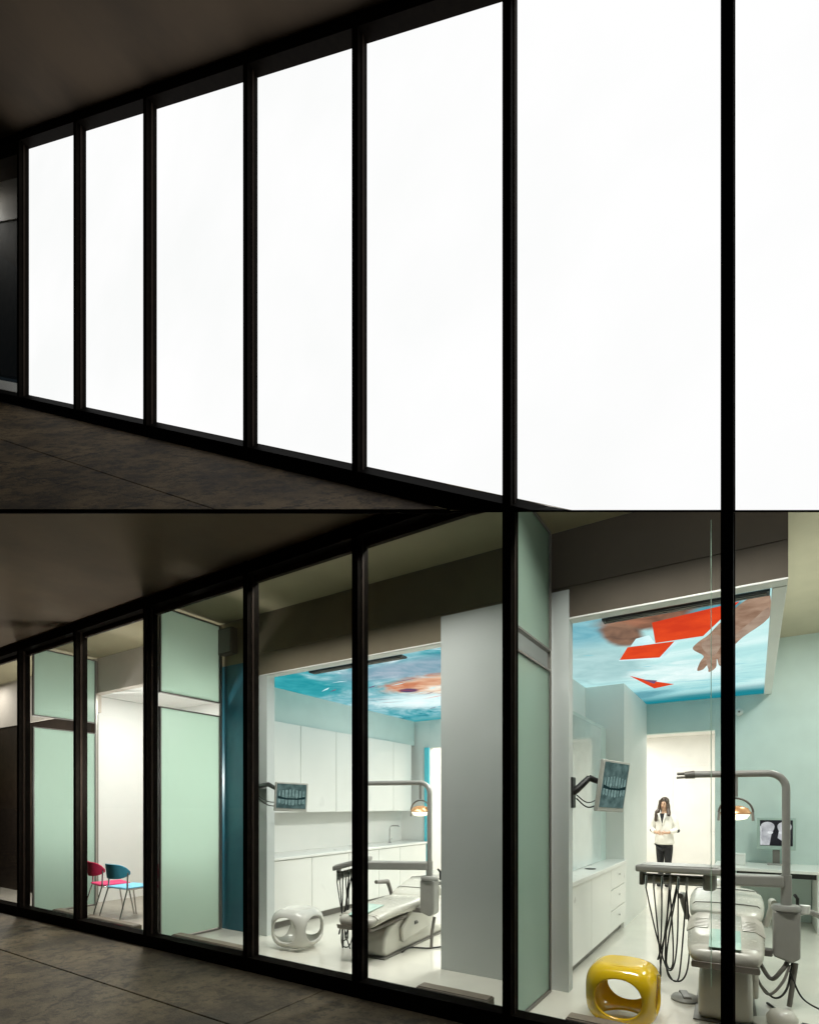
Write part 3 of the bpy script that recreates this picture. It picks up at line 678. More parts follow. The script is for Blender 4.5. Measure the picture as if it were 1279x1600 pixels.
def wall_monitor(label, anchor, centre, rot, w, h, plate_z):
    """monitor on a two-part black arm; anchor = wall point, centre = middle of the screen"""
    t = thing('wall_monitor', label, 'monitor', anchor, group='monitors on black wall arms', world_parts=True)
    R = Matrix.Rotation(rot[2], 4, 'Z') @ Matrix.Rotation(rot[1], 4, 'Y') @ Matrix.Rotation(rot[0], 4, 'X')
    T = Matrix.Translation(Vector(centre)) @ R
    def put(mb, name, m, par, **k):
        mb.v = [tuple(T @ Vector(v)) for v in mb.v]; return mb.build(name, m, par, **k)
    b = put(MB().box(-w / 2, w / 2, 0, .035, -h / 2, h / 2), 'casing', BEZEL, t, bevel=.006)
    put(MB().box(-w / 2 + .018, w / 2 - .018, -.003, -.0005, -h / 2 + .035, h / 2 - .018), 'screen', XR_BG, t)
    k = MB()
    for row, (zz, hh) in enumerate(((.045, .085), (-.055, .085))):
        for i in range(8):
            x = -w / 2 + .05 + i * (w - .10) / 7; s_ = .010 + .003 * ((i * 7 + row) % 3)
            dz = -.02 * abs(i - 3.5) / 3.5 * (1 if row == 0 else -1)
            k.prism([(x - s_, zz + dz - hh / 2 + .012), (x, zz + dz - hh / 2), (x + s_, zz + dz - hh / 2 + .012), (x + s_ * .7, zz + dz + hh / 2), (x - s_ * .7, zz + dz + hh / 2)], -.0045, -.0035, 'y')
    put(k, 'tooth_image', XR_T, t)
    put(MB().prism([(-w / 2 + .03, .01), (-w / 6, -.012), (w / 6, -.012), (w / 2 - .03, .01), (w / 2 - .03, -.02), (w / 6, -.03), (-w / 6, -.03), (-w / 2 + .03, -.02)], -.0055, -.0048, 'y'), 'jaw_gap_image', XR_K, t)
    back = T @ Vector((0, .05, .02))
    A = Vector(anchor)
    MB().box(A.x - .012, A.x + .012, A.y - .05, A.y + .05, A.z - .13, A.z + .13).build('wall_plate', RUBBER, t, bevel=.006)
    mid = A.lerp(back, .45) + Vector((0, 0, .09))
    MB().tube([A, A + Vector((.04, 0, .03)), mid], [.03, .03, .026], 8).build('lower_arm', RUBBER, t, smooth=True)
    MB().tube([mid, mid.lerp(back, .5) + Vector((0, 0, -.01)), back], [.028, .022, .024], 8).build('upper_arm', RUBBER, t, smooth=True)
    put(MB().box(-.05, .05, .036, .06, -.05, .05), 'mount_plate', RUBBER, t, bevel=.004)
    lo = T @ Vector((-.05, .04, -h * .3))
    MB().tube(spline([A + Vector((.03, 0, -.05)), A.lerp(lo, .5) + Vector((0, 0, -.09)), lo]), .006, 6).build('cable', RUBBER, t, smooth=True)
    MB().tube(spline([A + Vector((.03, 0, -.02)), A.lerp(lo, .5) + Vector((.0, 0, -.05)), lo + Vector((0, 0, .05))]), .005, 6).build('cable', RUBBER, t, smooth=True)
    return t
wall_monitor('wall monitor on a black arm showing teeth, beside the white wall cabinets', (-5.10, 4.47, 1.74), (-4.37, 4.40, 1.645), (math.radians(4), math.radians(2), math.radians(60)), .37, .325, 0)
wall_monitor('wall monitor on a black arm showing teeth, above the short white worktop', (-1.298, 4.60, 1.66), (-1.0, 4.77, 1.71), (math.radians(8), math.radians(2), math.radians(71)), .40, .43, 0)

dm = thing('desk_monitor', 'desk monitor showing two black and white skull scans, on the white desk', 'monitor', (.235, 8.7, .76), rotz=0)
MB().box(-.215, .215, -.02, .035, .20, .625).build('casing', mat('grey_green_bezel', (.36, .46, .42), .4), dm, bevel=.008)
MB().box(-.18, .18, -.0225, -.0205, .255, .595).build('screen', SK_BG, dm)
def blob(cx, cz, rx, rz, n=24, wob=.08, ph=0): return [(cx + rx * math.cos(a) * (1 + wob * math.sin(3 * a + ph)), cz + rz * math.sin(a) * (1 + wob * math.cos(2 * a + ph))) for a in (2 * PI * i / n for i in range(n))]
for (cx, mir) in ((-.095, 1), (.09, -1)):
    MB().prism(blob(cx, .495, .075, .085), -.0245, -.0235, 'y').build('skull_image', SK_W, dm)
    MB().prism([(cx - .06, .46), (cx + .05, .45), (cx + .035, .36), (cx + .02 * mir, .262), (cx - .05 * mir, .262), (cx - .075, .36)], -.0255, -.0248, 'y').build('jaw_image', SK_W, dm)
    MB().prism(blob(cx + .03 * mir, .43, .03, .02), -.0265, -.0258, 'y').build('cheek_image', SK_W2, dm)
MB().prism([(-.178, .262), (-.15, .262), (-.165, .50), (-.178, .52)], -.0245, -.0236, 'y').build('scan_edge_image', SK_W2, dm)
MB().box(-.04, .04, .0, .03, .02, .1995).build('stand_neck', GREYD, dm)
MB().box(-.10, .10, -.08, .08, 0, .02).build('stand_foot', GREYM, dm, bevel=.006)

# ------------------------------------------------------------------ stools with round holes
def stool(name, label, loc, m, rot):
    t = thing(name, label, 'stool', loc, rot, group='hollow stools with round holes')
    W, Hh = .235, .22
    def sup(d):
        x, y, z = d; p = 3.4
        k = (abs(x) ** p + abs(y) ** p + abs(z) ** p) ** (-1 / p)
        return Vector((x * k, y * k, z * k))
    def place(v): 
        bulge = 1 + .05 * (1 - abs(v.z) ** 2)
        return (v.x * W * bulge, v.y * W * bulge, Hh + v.z * Hh)
    axes = [(Vector((1, 0, 0)), Vector((0, 1, 0)), Vector((0, 0, 1))), (Vector((-1, 0, 0)), Vector((0, -1, 0)), Vector((0, 0, 1))),
            (Vector((0, 1, 0)), Vector((-1, 0, 0)), Vector((0, 0, 1))), (Vector((0, -1, 0)), Vector((1, 0, 0)), Vector((0, 0, 1))),
            (Vector((0, 0, 1)), Vector((1, 0, 0)), Vector((0, 1, 0))), (Vector((0, 0, -1)), Vector((1, 0, 0)), Vector((0, -1, 0)))]
    bm = bmesh.new(); n = 48; rings = 7
    def ring_pts(ax, r0, rings, first=None):
        a, u, w = ax; out = []
        for i in range(rings + 1):
            row = []
            for k in range(n):
                th = 2 * PI * k / n + PI / n * 0; c, s_ = math.cos(th), math.sin(th)
                sq = 1 / max(abs(c), abs(s_)); f = i / rings
                r = r0 + (sq - r0) * f
                row.append(bm.verts.new(place(sup(a + u * (c * r) + w * (s_ * r)))))
            out.append(row)
        for i in range(rings):
            for k in range(n):
                q = (k + 1) % n; bm.faces.new((out[i][k], out[i][q], out[i + 1][q], out[i + 1][k]))
        return out
    for ax in axes[:4]: ring_pts(ax, .68, rings)
    ring_pts(axes[5], .70, rings)
    out = ring_pts(axes[4], .66, 4)
    bmesh.ops.remove_doubles(bm, verts=bm.verts, dist=.0006)
    bmesh.ops.recalc_face_normals(bm, faces=bm.faces)
    me = bpy.data.meshes.new('shell'); bm.to_mesh(me); bm.free(); me.materials.append(m)
    for p in me.polygons: p.use_smooth = True
    o = bpy.data.objects.new('shell', me); COL.objects.link(o); o.parent = t
    s_ = o.modifiers.new('thickness', 'SOLIDIFY'); s_.thickness = .022; s_.offset = -1
    b = o.modifiers.new('bevel', 'BEVEL'); b.width = .005; b.segments = 3; b.limit_method = 'ANGLE'; b.angle_limit = math.radians(50)
    # the flat round seat
    a, u, w = axes[4]; rim = []
    for k in range(n):
        th = 2 * PI * k / n; rim.append(place(sup(a + u * (math.cos(th) * .655) + w * (math.sin(th) * .655))))
    zt = max(p[2] for p in rim); rr = [math.hypot(p[0], p[1]) for p in rim]
    ro = sum(rr) / n
    MB().lathe((0, 0, 0), [(ro + .001, zt - .030), (ro + .001, zt - .004), (ro - .006, zt - .001), (ro * .5, zt - .004), (.01, zt - .005)], n).build('seat', m, t, smooth=True)
    return t
stool('white_stool', 'hollow white stool with round holes in front of the base cabinet', (-4.235, 4.36, .002), STOOLW, math.radians(6))
stool('yellow_stool', 'hollow glossy yellow stool with round holes by the glass', (-.80, 4.12, .002), YELLOW, math.radians(2))

# ------------------------------------------------------------------ waiting chairs
def chair(label, loc, rot, mb_, ms_):
    t = thing('chair', label, 'chair', loc, rot, group='chairs in the waiting room')
    # faces +y ; seat .45 high
    MB().prism([(-.21, .20), (.21, .20), (.20, -.20), (-.20, -.20)], .435, .460, 'z').build('seat', ms_, t, bevel=.012, seg=3)
    n = 14; V = []
    for i in range(n + 1):
        a = math.radians(205 + 130 * i / n); cx_, cy_ = .235 * math.cos(a), -.02 + .24 * math.sin(a)
        e = abs(i / n - .5) * 2; lo = .575 + .06 * e ** 4; hi = .775 - .10 * e ** 4
        for zz, off in ((lo, 0), (hi, -.02), (hi, -.035), (lo, -.015)):
            k = 1 - off / .24; V.append((cx_ * k, cy_ * k - .005, zz))
    F = []
    for i in range(n):
        for k in range(4):
            q = (k + 1) % 4; F.append((4 * i + k, 4 * i + q, 4 * i + 4 + q, 4 * i + 4 + k))
    F += [(3, 2, 1, 0), tuple(4 * n + k for k in range(4))]
    MB().add(V, F).build('backrest', mb_, t, bevel=.006, seg=2)
    for s_ in (-1, 1):
        MB().tube([(s_ * .235, -.30, 0), (s_ * .215, -.17, .44), (s_ * .21, -.16, .70)], .0105, 8).build('leg', CHROME, t, smooth=True)
        MB().tube([(s_ * .225, .24, 0), (s_ * .20, .17, .432)], .0105, 8).build('leg', CHROME, t, smooth=True)
        MB().tube([(s_ * .20, .17, .428), (s_ * .213, -.165, .428)], .009, 8).build('seat_rail', CHROME, t, smooth=True)
    return t
chair('red chair with a pink seat standing next to the far frosted screen', (-7.74, 4.22, .001), math.radians(-12), RED, PINK)
chair('blue chair with dark teal back and light blue seat next to the red chair', (-7.22, 4.20, .001), math.radians(2), DTEAL, SKYB)
chair('red chair mostly hidden behind the black mullion, right of the blue chair', (-6.72, 4.55, .001), math.radians(-4), RED, PINK)

# ------------------------------------------------------------------ dental chairs with their units
LAMP_ON = emission_mat('lamp_glow', (1.0, .90, .68), 2.2)
AMBER = mat('amber_reflector', (.75, .40, .18), .25, .3, scale=10)
FOIL = mat('pale_green_plastic', (.45, .66, .58), .12, scale=6, coat=.5)
def loft_cushion(secs, name, m, parent, nseg=16, sub=1):
    """secs = list of (y, z, half width, half thickness, tilt): rounded sections along the chair"""
    V = []; F = []
    for (y, zc, w, h, tl) in secs:
        for k in range(nseg):
            a = 2 * PI * k / nseg; c, s_ = math.cos(a), math.sin(a)
            e = .55; x = w * math.copysign(abs(c) ** e, c); u = h * math.copysign(abs(s_) ** e, s_)
            V.append((x, y - u * math.sin(tl), zc + u * math.cos(tl)))
    for i in range(len(secs) - 1):
        for k in range(nseg):
            q = (k + 1) % nseg; F.append((i * nseg + k, i * nseg + q, (i + 1) * nseg + q, (i + 1) * nseg + k))
    F.append(tuple(range(nseg - 1, -1, -1))); e_ = (len(secs) - 1) * nseg; F.append(tuple(e_ + k for k in range(nseg)))
    return MB().add(V, F).build(name, m, parent, sub=sub)

def dental_chair(label, loc, rot, tray_pts, tray_z, lamp_x, arm_len, lift, drop):
    t = thing('dental_chair', label, 'dental chair', loc, rot, group='reclined dental chairs')
    # local: foot end towards -y, head end towards +y
    base = MB().prism([(-.52, .003), (-.56, .06), (-.53, .20), (-.45, .30), (-.25, .36), (.05, .34), (.55, .16), (.85, .08), (.85, .003)], -.17, .17, 'x').build('base', CREAM, t, bevel=.035, seg=3)
    MB().box(-.20, .20, -.58, .90, .001, .012).build('floor_plate', GREYD, base)
    cover = MB().prism([(-.22, .10), (.42, .16), (.52, .24), (.50, .34), (.30, .42), (-.05, .40), (-.24, .26)], .172, .215, 'x').build('side_cover', CREAM, t, bevel=.02, seg=3)
    MB().box(.2155, .2165, .02, .05, .245, .285).box(.2155, .2165, .06, .08, .245, .285).box(.2155, .2165, .09, .105, .245, .27).build('maker_mark', RUBBER, cover)
    MB().prism([(-.15, .30), (.25, .30), (.35, .44 + lift), (-.10, .44 + lift)], -.12, .12, 'x').build('lift_arm', GREYD, t, bevel=.02)
    seat = loft_cushion([(-.82, .405, .17, .03, 0), (-.80, .42, .215, .055, 0), (-.70, .45, .235, .06, 0), (-.45, .475, .245, .06, 0), (-.15, .475, .26, .06, 0), (.12, .475, .265, .065, .1), (.26, .49, .25, .06, .3), (.30, .49, .2, .03, .3)], 'seat_cushion', VINYL, t); seat.location.z = lift
    for k in range(13):
        for s_ in (-1, 1):
            y = -.74 + k * .036
            MB().tube([(s_ * .10, y, .510 + .02 * min(1, k / 6)), (s_ * .18, y, .508 + .02 * min(1, k / 6)), (s_ * .232, y - .006, .475 + .012 * min(1, k / 6))], .007, 6).build('seat_rib', VINYL, seat, smooth=True).location.z = lift
    MB().prism([(-.79, .485), (-.70, .514), (-.42, .538), (-.42, .541), (-.70, .518), (-.795, .49)], -.095, .095, 'x').build('foot_protector', FOIL, seat)
    MB().prism([(-.835, .345), (-.855, .40), (-.80, .375), (-.1, .41), (-.1, .36)], -.20, .20, 'x').build('seat_pan', mat('brown_shell', (.13, .11, .09), .35), t, bevel=.012).location.z = lift
    loft_cushion([(.26, .48, .20, .03, .2), (.30, .495, .27, .06, .2), (.50, .535, .29, .07, .22), (.75, .59, .30, .075, .22), (.90, .625, .27, .07, .22), (.97, .64, .20, .04, .22)], 'backrest', VINYL, t).location.z = lift
    loft_cushion([(.96, .65, .07, .02, .1), (.99, .66, .12, .05, .1), (1.08, .68, .13, .055, .1), (1.18, .695, .12, .05, .1), (1.21, .695, .07, .02, .1)], 'headrest', VINYL, t).location.z = lift
    for yy, zz in ((.46, .598), (.80, .678)):
        MB().tube([(-.262, yy, zz - .035), (-.235, yy, zz - .006), (-.12, yy, zz + .001), (.12, yy, zz + .001), (.235, yy, zz - .006), (.262, yy, zz - .035)], .004, 6).build('seam', GREYD, t, smooth=True).location.z = lift
    MB().prism([(.3, .38), (.9, .52), (.9, .56), (.3, .43)], -.20, .20, 'x').build('back_shell', GREYM, t, bevel=.02).location.z = lift
    for s_ in (-1, 1):
        MB().tube([(s_ * .29, .42, .44), (s_ * .33, .40, .60), (s_ * .33, .36, .66), (s_ * .33, .10, .685)], [.022, .024, .028, .022], 10).build('armrest', GREYD if s_ < 0 else CREAM, t, smooth=True).location.z = lift
    # column, pole and lamp
    cx_, cy_ = .40, .02
    colm = MB().prism([(cx_ - .085, .75), (cx_ + .085, .75), (cx_ + .085, .40), (cx_ + .03, .36), (cx_ - .085, .40)], cy_ - .07, cy_ + .07, 'y').build('column', GREYM, t, bevel=.018, seg=3)
    MB().lathe((cx_, cy_, .751), [(.095, 0), (.098, .02), (.085, .04), (.04, .042)], 24).build('column_collar', GREYM, colm, smooth=True)
    MB().box(cx_ - .26, cx_ - .086, cy_ - .03, cy_ + .05, .385, .44).build('bracket', GREYD, colm, bevel=.01)
    MB().tube([(cx_ + .06, cy_, .355), (cx_ + .04, cy_ - .02, .2), (cx_ + .02, cy_, .02)], .018, 8).build('drain_hose', GREYD, colm, smooth=True)
    pz = 1.80
    pole = MB().tube([(cx_, cy_, .79), (cx_, cy_, pz - .12)] + arc((cx_ - .12, cy_, pz - .12), .12, 0, PI / 2, 8) + [(cx_ - arm_len, cy_, pz + .005)], .027, 14).build('light_pole', GREYM, t, smooth=True)
    hx = cx_ - arm_len
    MB().tube([(hx, cy_, pz + .005), (hx - .07, cy_ - .01, pz)], [.034, .03], 10).build('arm_knuckle', GREYD, pole, smooth=True)
    MB().tube([(hx - .06, cy_ - .02, pz - .015), (hx - .13, cy_ - .03, pz - .02)], .010, 8).build('arm_handle', GREYD, pole, smooth=True)
    MB().tube([(hx - .06, cy_ + .02, pz + .015), (hx - .13, cy_ + .02, pz + .015)], .012, 8).build('arm_handle', GREYD, pole, smooth=True)
    lx = lamp_x
    MB().tube([(lx, cy_, pz - .02), (lx, cy_, 1.62)], .016, 10).build('lamp_rod', GREYM, pole, smooth=True)
    yoke = MB().tube(arc((lx, cy_, 1.49), .118, PI * .02, PI * .98, 16), .008, 8).build('lamp_yoke', GREYD, t, smooth=True)
    head = MB().lathe((lx, cy_, 1.50), [(.035, .05), (.085, .03), (.108, -.01), (.10, -.018)], 28).build('lamp_head', AMBER, t, smooth=True)
    MB().lathe((lx, cy_, 1.48), [(.03, -.045), (.075, -.035), (.098, -.001)], 28).build('lamp_lens', LAMP_ON, head, smooth=True)
    for s_ in (-1, 1):
        MB().tube([(lx + s_ * .113, cy_, 1.50), (lx + s_ * .118, cy_, 1.43)], .010, 8).build('lamp_grip', GREYM, head, smooth=True)
    # tray arm and instrument tray
    (tx0, ty0), (tx1, ty1) = tray_pts
    dirv = Vector((tx1 - tx0, ty1 - ty0, 0)).normalized(); nv = Vector((-dirv.y, dirv.x, 0))
    A = Vector((tx0, ty0, tray_z)); B = Vector((tx1, ty1, tray_z - drop))
    MB().tube([(cx_, cy_, .79), (cx_, cy_, tray_z + .02)], .036, 14).build('column_sleeve', GREYM, colm, smooth=True)
    Lx = (Vector((cx_, cy_, tray_z)) - A).length
    C0 = Vector((cx_, cy_, tray_z))
    arm_dir = (A - C0).normalized(); an = Vector((-arm_dir.y, arm_dir.x, 0))
    def slab(p, q, w0, w1, z0, z1, n_):
        return MB().hexa([p - n_ * w0 + Vector((0, 0, z0)), q - n_ * w1 + Vector((0, 0, z0)), q + n_ * w1 + Vector((0, 0, z0)), p + n_ * w0 + Vector((0, 0, z0)),
                          p - n_ * w0 + Vector((0, 0, z1)), q - n_ * w1 + Vector((0, 0, z1)), q + n_ * w1 + Vector((0, 0, z1)), p + n_ * w0 + Vector((0, 0, z1))])
    slab(C0 + arm_dir * .02, A, .05, .07, -.075, .015, an).build('tray_arm', GREYM, t, bevel=.018, seg=3)
    tray = slab(A, B, .15, .15, .006, .062, nv).build('instrument_tray', GREYM, t, bevel=.016, seg=3)
    slab(A.lerp(B, .06), A.lerp(B, .94), .13, .13, .0625, .067, nv).build('tray_mat', GREYM, tray)
    hold = slab(A.lerp(B, .12), A.lerp(B, .97), .035, .035, -.10, -.02, nv).build('instrument_rack', GREYD, tray, bevel=.012)
    slab(A.lerp(B, .93), A.lerp(B, .985), .05, .05, -.115, .004, nv).build('rack_bracket', GREYD, tray, bevel=.006)
    f0 = -nv if nv.y > 0 else nv
    MB().tube([A.lerp(B, .22) + f0 * .06 + Vector((0, 0, -.062)), A.lerp(B, .90) + f0 * .06 + Vector((0, 0, -.062))], .026, 12).build('instrument_bar', GREYM, tray, bevel=.004)
    slab(A.lerp(B, .10), A.lerp(B, .24), .06, .06, -.13, .004, nv).build('pivot_block', GREYM, tray, bevel=.02)
    rnd = random.Random(5)
    f_ = -nv if nv.y > 0 else nv
    for k in range(6):
        u = .40 + .095 * k; p = A.lerp(B, u) + f_ * .10 + Vector((0, 0, -.06))
        MB().tube([p + Vector((0, 0, .035)), p, p + f_ * .02 + Vector((0, 0, -.07))], [.010, .013, .007], 8).build('handpiece', CHROME if k % 2 else GREYM, t, smooth=True)
        u2 = min(.96, max(.05, u + (.5 - u) * .9 + rnd.uniform(-.15, .15)))
        e = A.lerp(B, u2) + Vector((0, 0, -.09)); p2 = p + f_ * .02 + Vector((0, 0, -.06))
        w = rnd.uniform(.06, .22); dep = rnd.uniform(.56, .80); out_ = rnd.uniform(.02, .10); sway = rnd.uniform(-.13, .10)
        pts = []
        for q in range(29):
            tt = q / 28; b_ = math.sin(PI * tt)
            pts.append(p2.lerp(e, tt) + dirv * ((tt - .5) * 2 * w * b_ + sway * b_) + f_ * out_ * b_ + Vector((0, 0, -dep * (1 - abs(2 * tt - 1) ** 2.6))))
        MB().tube(pts, .0062, 6).build('instrument_hose', RUBBER, t, smooth=True)
    # suction side
    ast = MB().tube(spline([(cx_ + .06, cy_ + .10, .70), (cx_ + .16, cy_ + .2, .72), (cx_ + .30, cy_ + .26, .66), (cx_ + .42, cy_ + .28, .68)], 6), [.022] * 18 + [.02], 10).build('suction_arm', GREYM, t, smooth=True)
    loft_cushion([(cy_ + .14, .60, .05, .03, 0), (cy_ + .17, .60, .10, .06, 0), (cy_ + .36, .60, .11, .065, 0), (cy_ + .40, .60, .05, .03, 0)], 'suction_block', CREAM, ast).location.x = cx_ + .42
    MB().tube([(cx_ + .08, cy_ + .1, .74), (cx_ + .08, cy_ + .1, .83), (cx_ + .06, cy_ + .08, .86)], .012, 8).build('cup_filler', RUBBER, ast, smooth=True)
    MB().lathe((cx_ + .13, cy_ + .12, .72), [(.03, 0), (.035, .06), (.033, .06)], 14).build('cup', WHITE, ast, smooth=True)
    return t
dental_chair('cream reclined dental chair in the right surgery, behind the yellow stool', (-.20, 5.0, 0), math.radians(2), ((.0, -.05), (-.64, .02)), 1.0, .07, .62, .10, .01)
dental_chair('cream reclined dental chair in the left surgery, next to the white stool', (-3.36, 5.0, 0), math.radians(4), ((-.22, -.24), (-.57, -.32)), .93, .29, .80, -.02, .10)

# loose hoses and foot pedals on the floor
def cable(label, pts, r, m, cat='cable', name='floor_cable'):
    return tag(MB().tube(spline(pts, 10), r, 7).build(name, m, smooth=True), label, cat)
cable('black cable looping over the floor right of the right dental chair', [(.08, 5.05, .012), (.22, 4.75, .012), (.34, 4.58, .012), (.30, 4.36, .012), (.12, 4.30, .012), (.0, 4.42, .012), (-.02, 4.6, .012)], .010, RUBBER)
cable('thin black cable curling towards the back of the right surgery', [(.22, 5.0, .30), (.30, 5.02, .10), (.45, 5.05, .01), (.52, 4.88, .01), (.40, 4.72, .01), (.28, 4.72, .01)], .007, RUBBER)
cable('grey hose bundle drooping from the right dental chair to its column', [(.02, 5.1, .33), (.10, 5.0, .22), (.17, 4.98, .30), (.21, 5.04, .36)], .016, GREYD, 'hose', 'floor_hose')
cable('slim grey hose beneath the right dental chair column', [(.0, 4.95, .25), (.08, 4.85, .14), (.17, 4.92, .22), (.22, 5.0, .34)], .010, GREYD, 'hose', 'floor_hose')
cable('dark hose sagging between the right chair base and its column', [(.02, 5.0, .18), (.12, 4.92, .10), (.2, 4.98, .16), (.24, 5.06, .36)], .008, RUBBER, 'hose', 'floor_hose')
cable('black cable on the floor beneath the left dental chair', [(-3.0, 5.5, .012), (-2.85, 5.3, .012), (-2.95, 5.05, .012), (-3.15, 4.95, .012), (-3.12, 4.75, .012)], .009, RUBBER)
def pedal(label, loc, rot):
    t = thing('foot_pedal', label, 'foot pedal', loc, rot, group='foot pedals')
    MB().lathe((0, 0, 0), [(.10, 0), (.105, .012), (.09, .035), (.03, .045)], 24).build('pedal_body', GREYM, t, smooth=True)
    MB().prism([(-.09, .03), (.09, .03), (.08, .055), (-.08, .05)], -.03, .03, 'x').build('treadle', GREYD, t, bevel=.006)
pedal('grey foot pedal on the floor left of the right dental chair base', (-.47, 4.82, .001), .3)
pedal('grey foot pedal on the floor behind the left dental chair base', (-3.0, 5.75, .001), -.4)
bag = thing('hose_tray', 'white plastic tray with hoses on the floor right of the right chair base', 'floor tray', (.14, 4.55, .001), .4)
MB().prism([(-.16, -.13), (.15, -.15), (.17, .12), (.02, .17), (-.15, .13)], .001, .03, 'z').build('tray_body', CREAM, bag, bevel=.012)
MB().lathe((.02, .0, .03), [(.09, 0), (.095, .05), (.07, .09), (.03, .10)], 20).build('junction_dome', CREAM, bag, smooth=True)

# ------------------------------------------------------------------ the woman in the corridor
def skin_mesh(name, pts, edges, m, parent, root=0, sub=2):
    me = bpy.data.meshes.new(name); me.from_pydata([p[0] for p in pts], edges, []); me.materials.append(m)
    o = bpy.data.objects.new(name, me); COL.objects.link(o); o.parent = parent
    s_ = o.modifiers.new('skin', 'SKIN'); s_.use_smooth_shade = True; s_.branch_smoothing = .5
    for i, p in enumerate(pts):
        r = p[1]; sv = me.skin_vertices[0].data[i]; sv.radius = r if isinstance(r, tuple) else (r, r); sv.use_root = (i == root)
    u = o.modifiers.new('subdivision', 'SUBSURF'); u.levels = sub; u.render_levels = sub
    return o
SKIN = mat('skin', (.50, .31, .20), .5, noise=(.46, .28, .18), scale=20)
HAIR = mat('dark_brown_hair', (.030, .018, .011), .45, noise=(.05, .03, .018), scale=60)
COAT = mat('off_white_coat', (.80, .78, .73), .8, noise=(.74, .72, .67), scale=14, bump=.2)
CLOTH = mat('black_cloth', (.010, .010, .012), .8, scale=30)
pw = thing('person', 'woman with long dark hair in white jacket and black trousers standing in the corridor', 'person', (-1.47, 11.4, 0), math.radians(-10)); pw.scale = (.86, .9, 1)
P = []; Ed = []
def pv(x, y, z, r, prev=None):
    P.append(((x, y, z), r)); 
    if prev is not None: Ed.append((prev, len(P) - 1))
    return len(P) - 1
hip = pv(0, 0, .90, (.12, .09)); w_ = pv(0, 0, 1.05, (.115, .085), hip); ch = pv(0, .005, 1.24, (.14, .10), w_); sh = pv(0, .01, 1.36, (.11, .075), ch)
nk = pv(0, .005, 1.44, .048, sh); jw = pv(0, -.02, 1.50, (.058, .06), nk); fc = pv(0, -.012, 1.57, (.072, .085), jw); hd = pv(0, 0, 1.645, (.062, .07), fc)
for s_ in (-1, 1):
    th = pv(s_ * .085, 0, .80, .085, hip); kn = pv(s_ * .075, -.01, .48, .055, th); an = pv(s_ * .07, .01, .09, .034, kn); ft = pv(s_ * .085, -.14, .035, .03, an)
    so = pv(s_ * .165, .01, 1.35, .050, sh); el = pv(s_ * .25, .03, 1.09, .038, so); wr = pv(s_ * .13, -.16, 1.03, .026, el); pm = pv(s_ * .07, -.20, 1.03, .028, wr)
    for k, L in enumerate((.055, .065, .06, .048)):
        a = pv(s_ * .035, -.21 - .004 * k, 1.055 - .018 * k, .009, pm); pv(s_ * (.035 - L * .6), -.205, 1.05 - .018 * k, .008, a)
    b_ = pv(s_ * .06, -.185, 1.065, .009, pm); pv(s_ * .03, -.185, 1.08, .008, b_)
skin_mesh('body', P, Ed, SKIN, pw)
def garment(name, pts, edges, m, sub=2): return skin_mesh(name, pts, edges, m, pw, 0, sub)
def vloft(secs, n=20):
    V = []; F = []
    for (z_, cx_, cy_, rx, ry) in secs:
        for k in range(n):
            a_ = 2 * PI * k / n; V.append((cx_ + rx * math.cos(a_), cy_ + ry * math.sin(a_), z_))
    for i in range(len(secs) - 1):
        for k in range(n):
            q = (k + 1) % n; F.append((i * n + k, i * n + q, (i + 1) * n + q, (i + 1) * n + k))
    F.append(tuple(range(n - 1, -1, -1))); e_ = (len(secs) - 1) * n; F.append(tuple(e_ + k for k in range(n)))
    return MB().add(V, F)
vloft([(.80, 0, .0, .185, .13), (.81, 0, .0, .215, .15), (.90, 0, 0, .205, .145), (1.04, 0, 0, .172, .125), (1.20, 0, 0, .188, .138), (1.32, 0, .01, .185, .115), (1.375, 0, .012, .145, .085), (1.41, 0, .012, .065, .06)]).build('jacket', COAT, pw, sub=1)
for s_ in (-1, 1):
    MB().tube(spline([(s_ * .13, .01, 1.34), (s_ * .19, .012, 1.30), (s_ * .235, .025, 1.18), (s_ * .262, .03, 1.09)], 5), [.06] * 5 + [.066] * 5 + [.056] * 5 + [.05], 12).build('sleeve', COAT, pw, smooth=True)
    MB().tube([(s_ * .265, .035, 1.095), (s_ * .20, -.08, 1.06), (s_ * .16, -.13, 1.045)], [.050, .046, .042], 12).build('sleeve', COAT, pw, smooth=True)
for s_ in (-1, 1):
    MB().ell((s_ * .272, .022, 1.075), (.045, .05, .042)).build('elbow_patch', CLOTH, pw, smooth=True)
    MB().prism([(s_ * .012, 1.16), (s_ * .10, 1.40), (s_ * .055, 1.41), (s_ * .005, 1.20)], -.155, -.135, 'y').build('lapel', COAT, pw, bevel=.004)
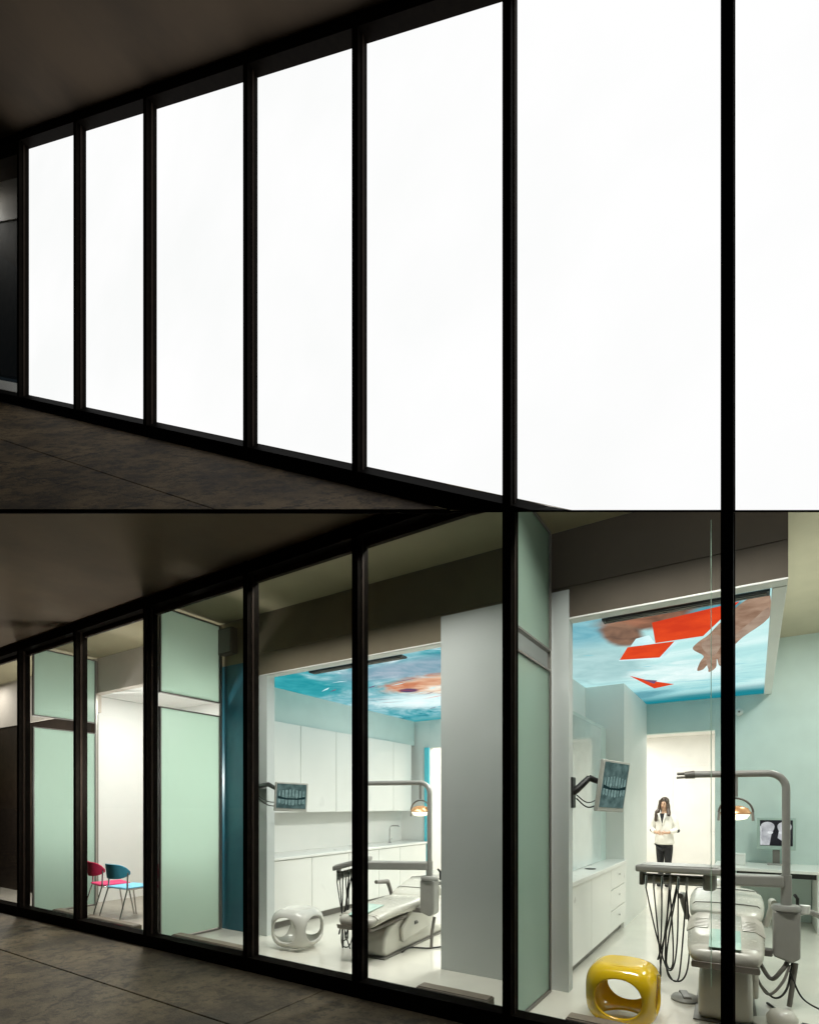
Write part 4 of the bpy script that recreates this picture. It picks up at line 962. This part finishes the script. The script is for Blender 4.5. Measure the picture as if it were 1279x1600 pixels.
MB().prism([(-.05, 1.40), (.05, 1.40), (.004, 1.17), (-.004, 1.17)], -.146, -.11, 'y').build('blouse', CLOTH, pw)
vloft([(.66, 0, 0, .12, .09), (.70, 0, 0, .172, .118), (.80, 0, 0, .178, .125), (.88, 0, 0, .165, .12)]).build('trousers', CLOTH, pw, sub=1)
tp = [((0, 0, .84), (.15, .115))]; te = []
for s_ in (-1, 1):
    i = len(tp); tp += [((s_ * .09, 0, .74), .105), ((s_ * .08, -.01, .46), .075), ((s_ * .075, .01, .10), .055)]; te += [(0, i), (i, i + 1), (i + 1, i + 2)]
    MB().ell((s_ * .085, -.07, .04), (.045, .13, .04)).build('shoe', CLOTH, pw, smooth=True)
garment('trouser_legs', tp, te, CLOTH)
hair = MB()
hair.ell((0, .034, 1.630), (.092, .10, .088), 20, 12)
hair.ell((0, .065, 1.50), (.105, .06, .17), 16, 10)
for s_, L in ((-1, .36), (1, .24)):
    hair.tube(spline([(s_ * .02, -.050, 1.695), (s_ * .070, -.045, 1.64), (s_ * .086, -.035, 1.56), (s_ * .105, -.06, 1.46), (s_ * .13, -.115, 1.40), (s_ * .135, -.145, 1.60 - L)], 5),
              [.016] * 5 + [.030] * 5 + [.036] * 5 + [.042] * 5 + [.036] * 5 + [.012], 10)
hair.build('hair', HAIR, pw, smooth=True)
for s_ in (-1, 1):
    MB().ell((s_ * .028, -.088, 1.585), (.011, .008, .006), 10, 6).build('eye', CLOTH, pw, smooth=True)
    MB().tube([(s_ * .014, -.093, 1.602), (s_ * .044, -.085, 1.604)], .004, 5).build('eyebrow', HAIR, pw)
    MB().ell((s_ * .078, .0, 1.57), (.010, .018, .028), 8, 6).build('ear', SKIN, pw, smooth=True)
MB().tube([(0, -.088, 1.585), (0, -.106, 1.553), (0, -.09, 1.547)], [.006, .011, .006], 8).build('nose', SKIN, pw, smooth=True)
MB().ell((0, -.085, 1.522), (.022, .008, .006), 10, 6).build('mouth', mat('lips', (.40, .12, .10), .4), pw, smooth=True)
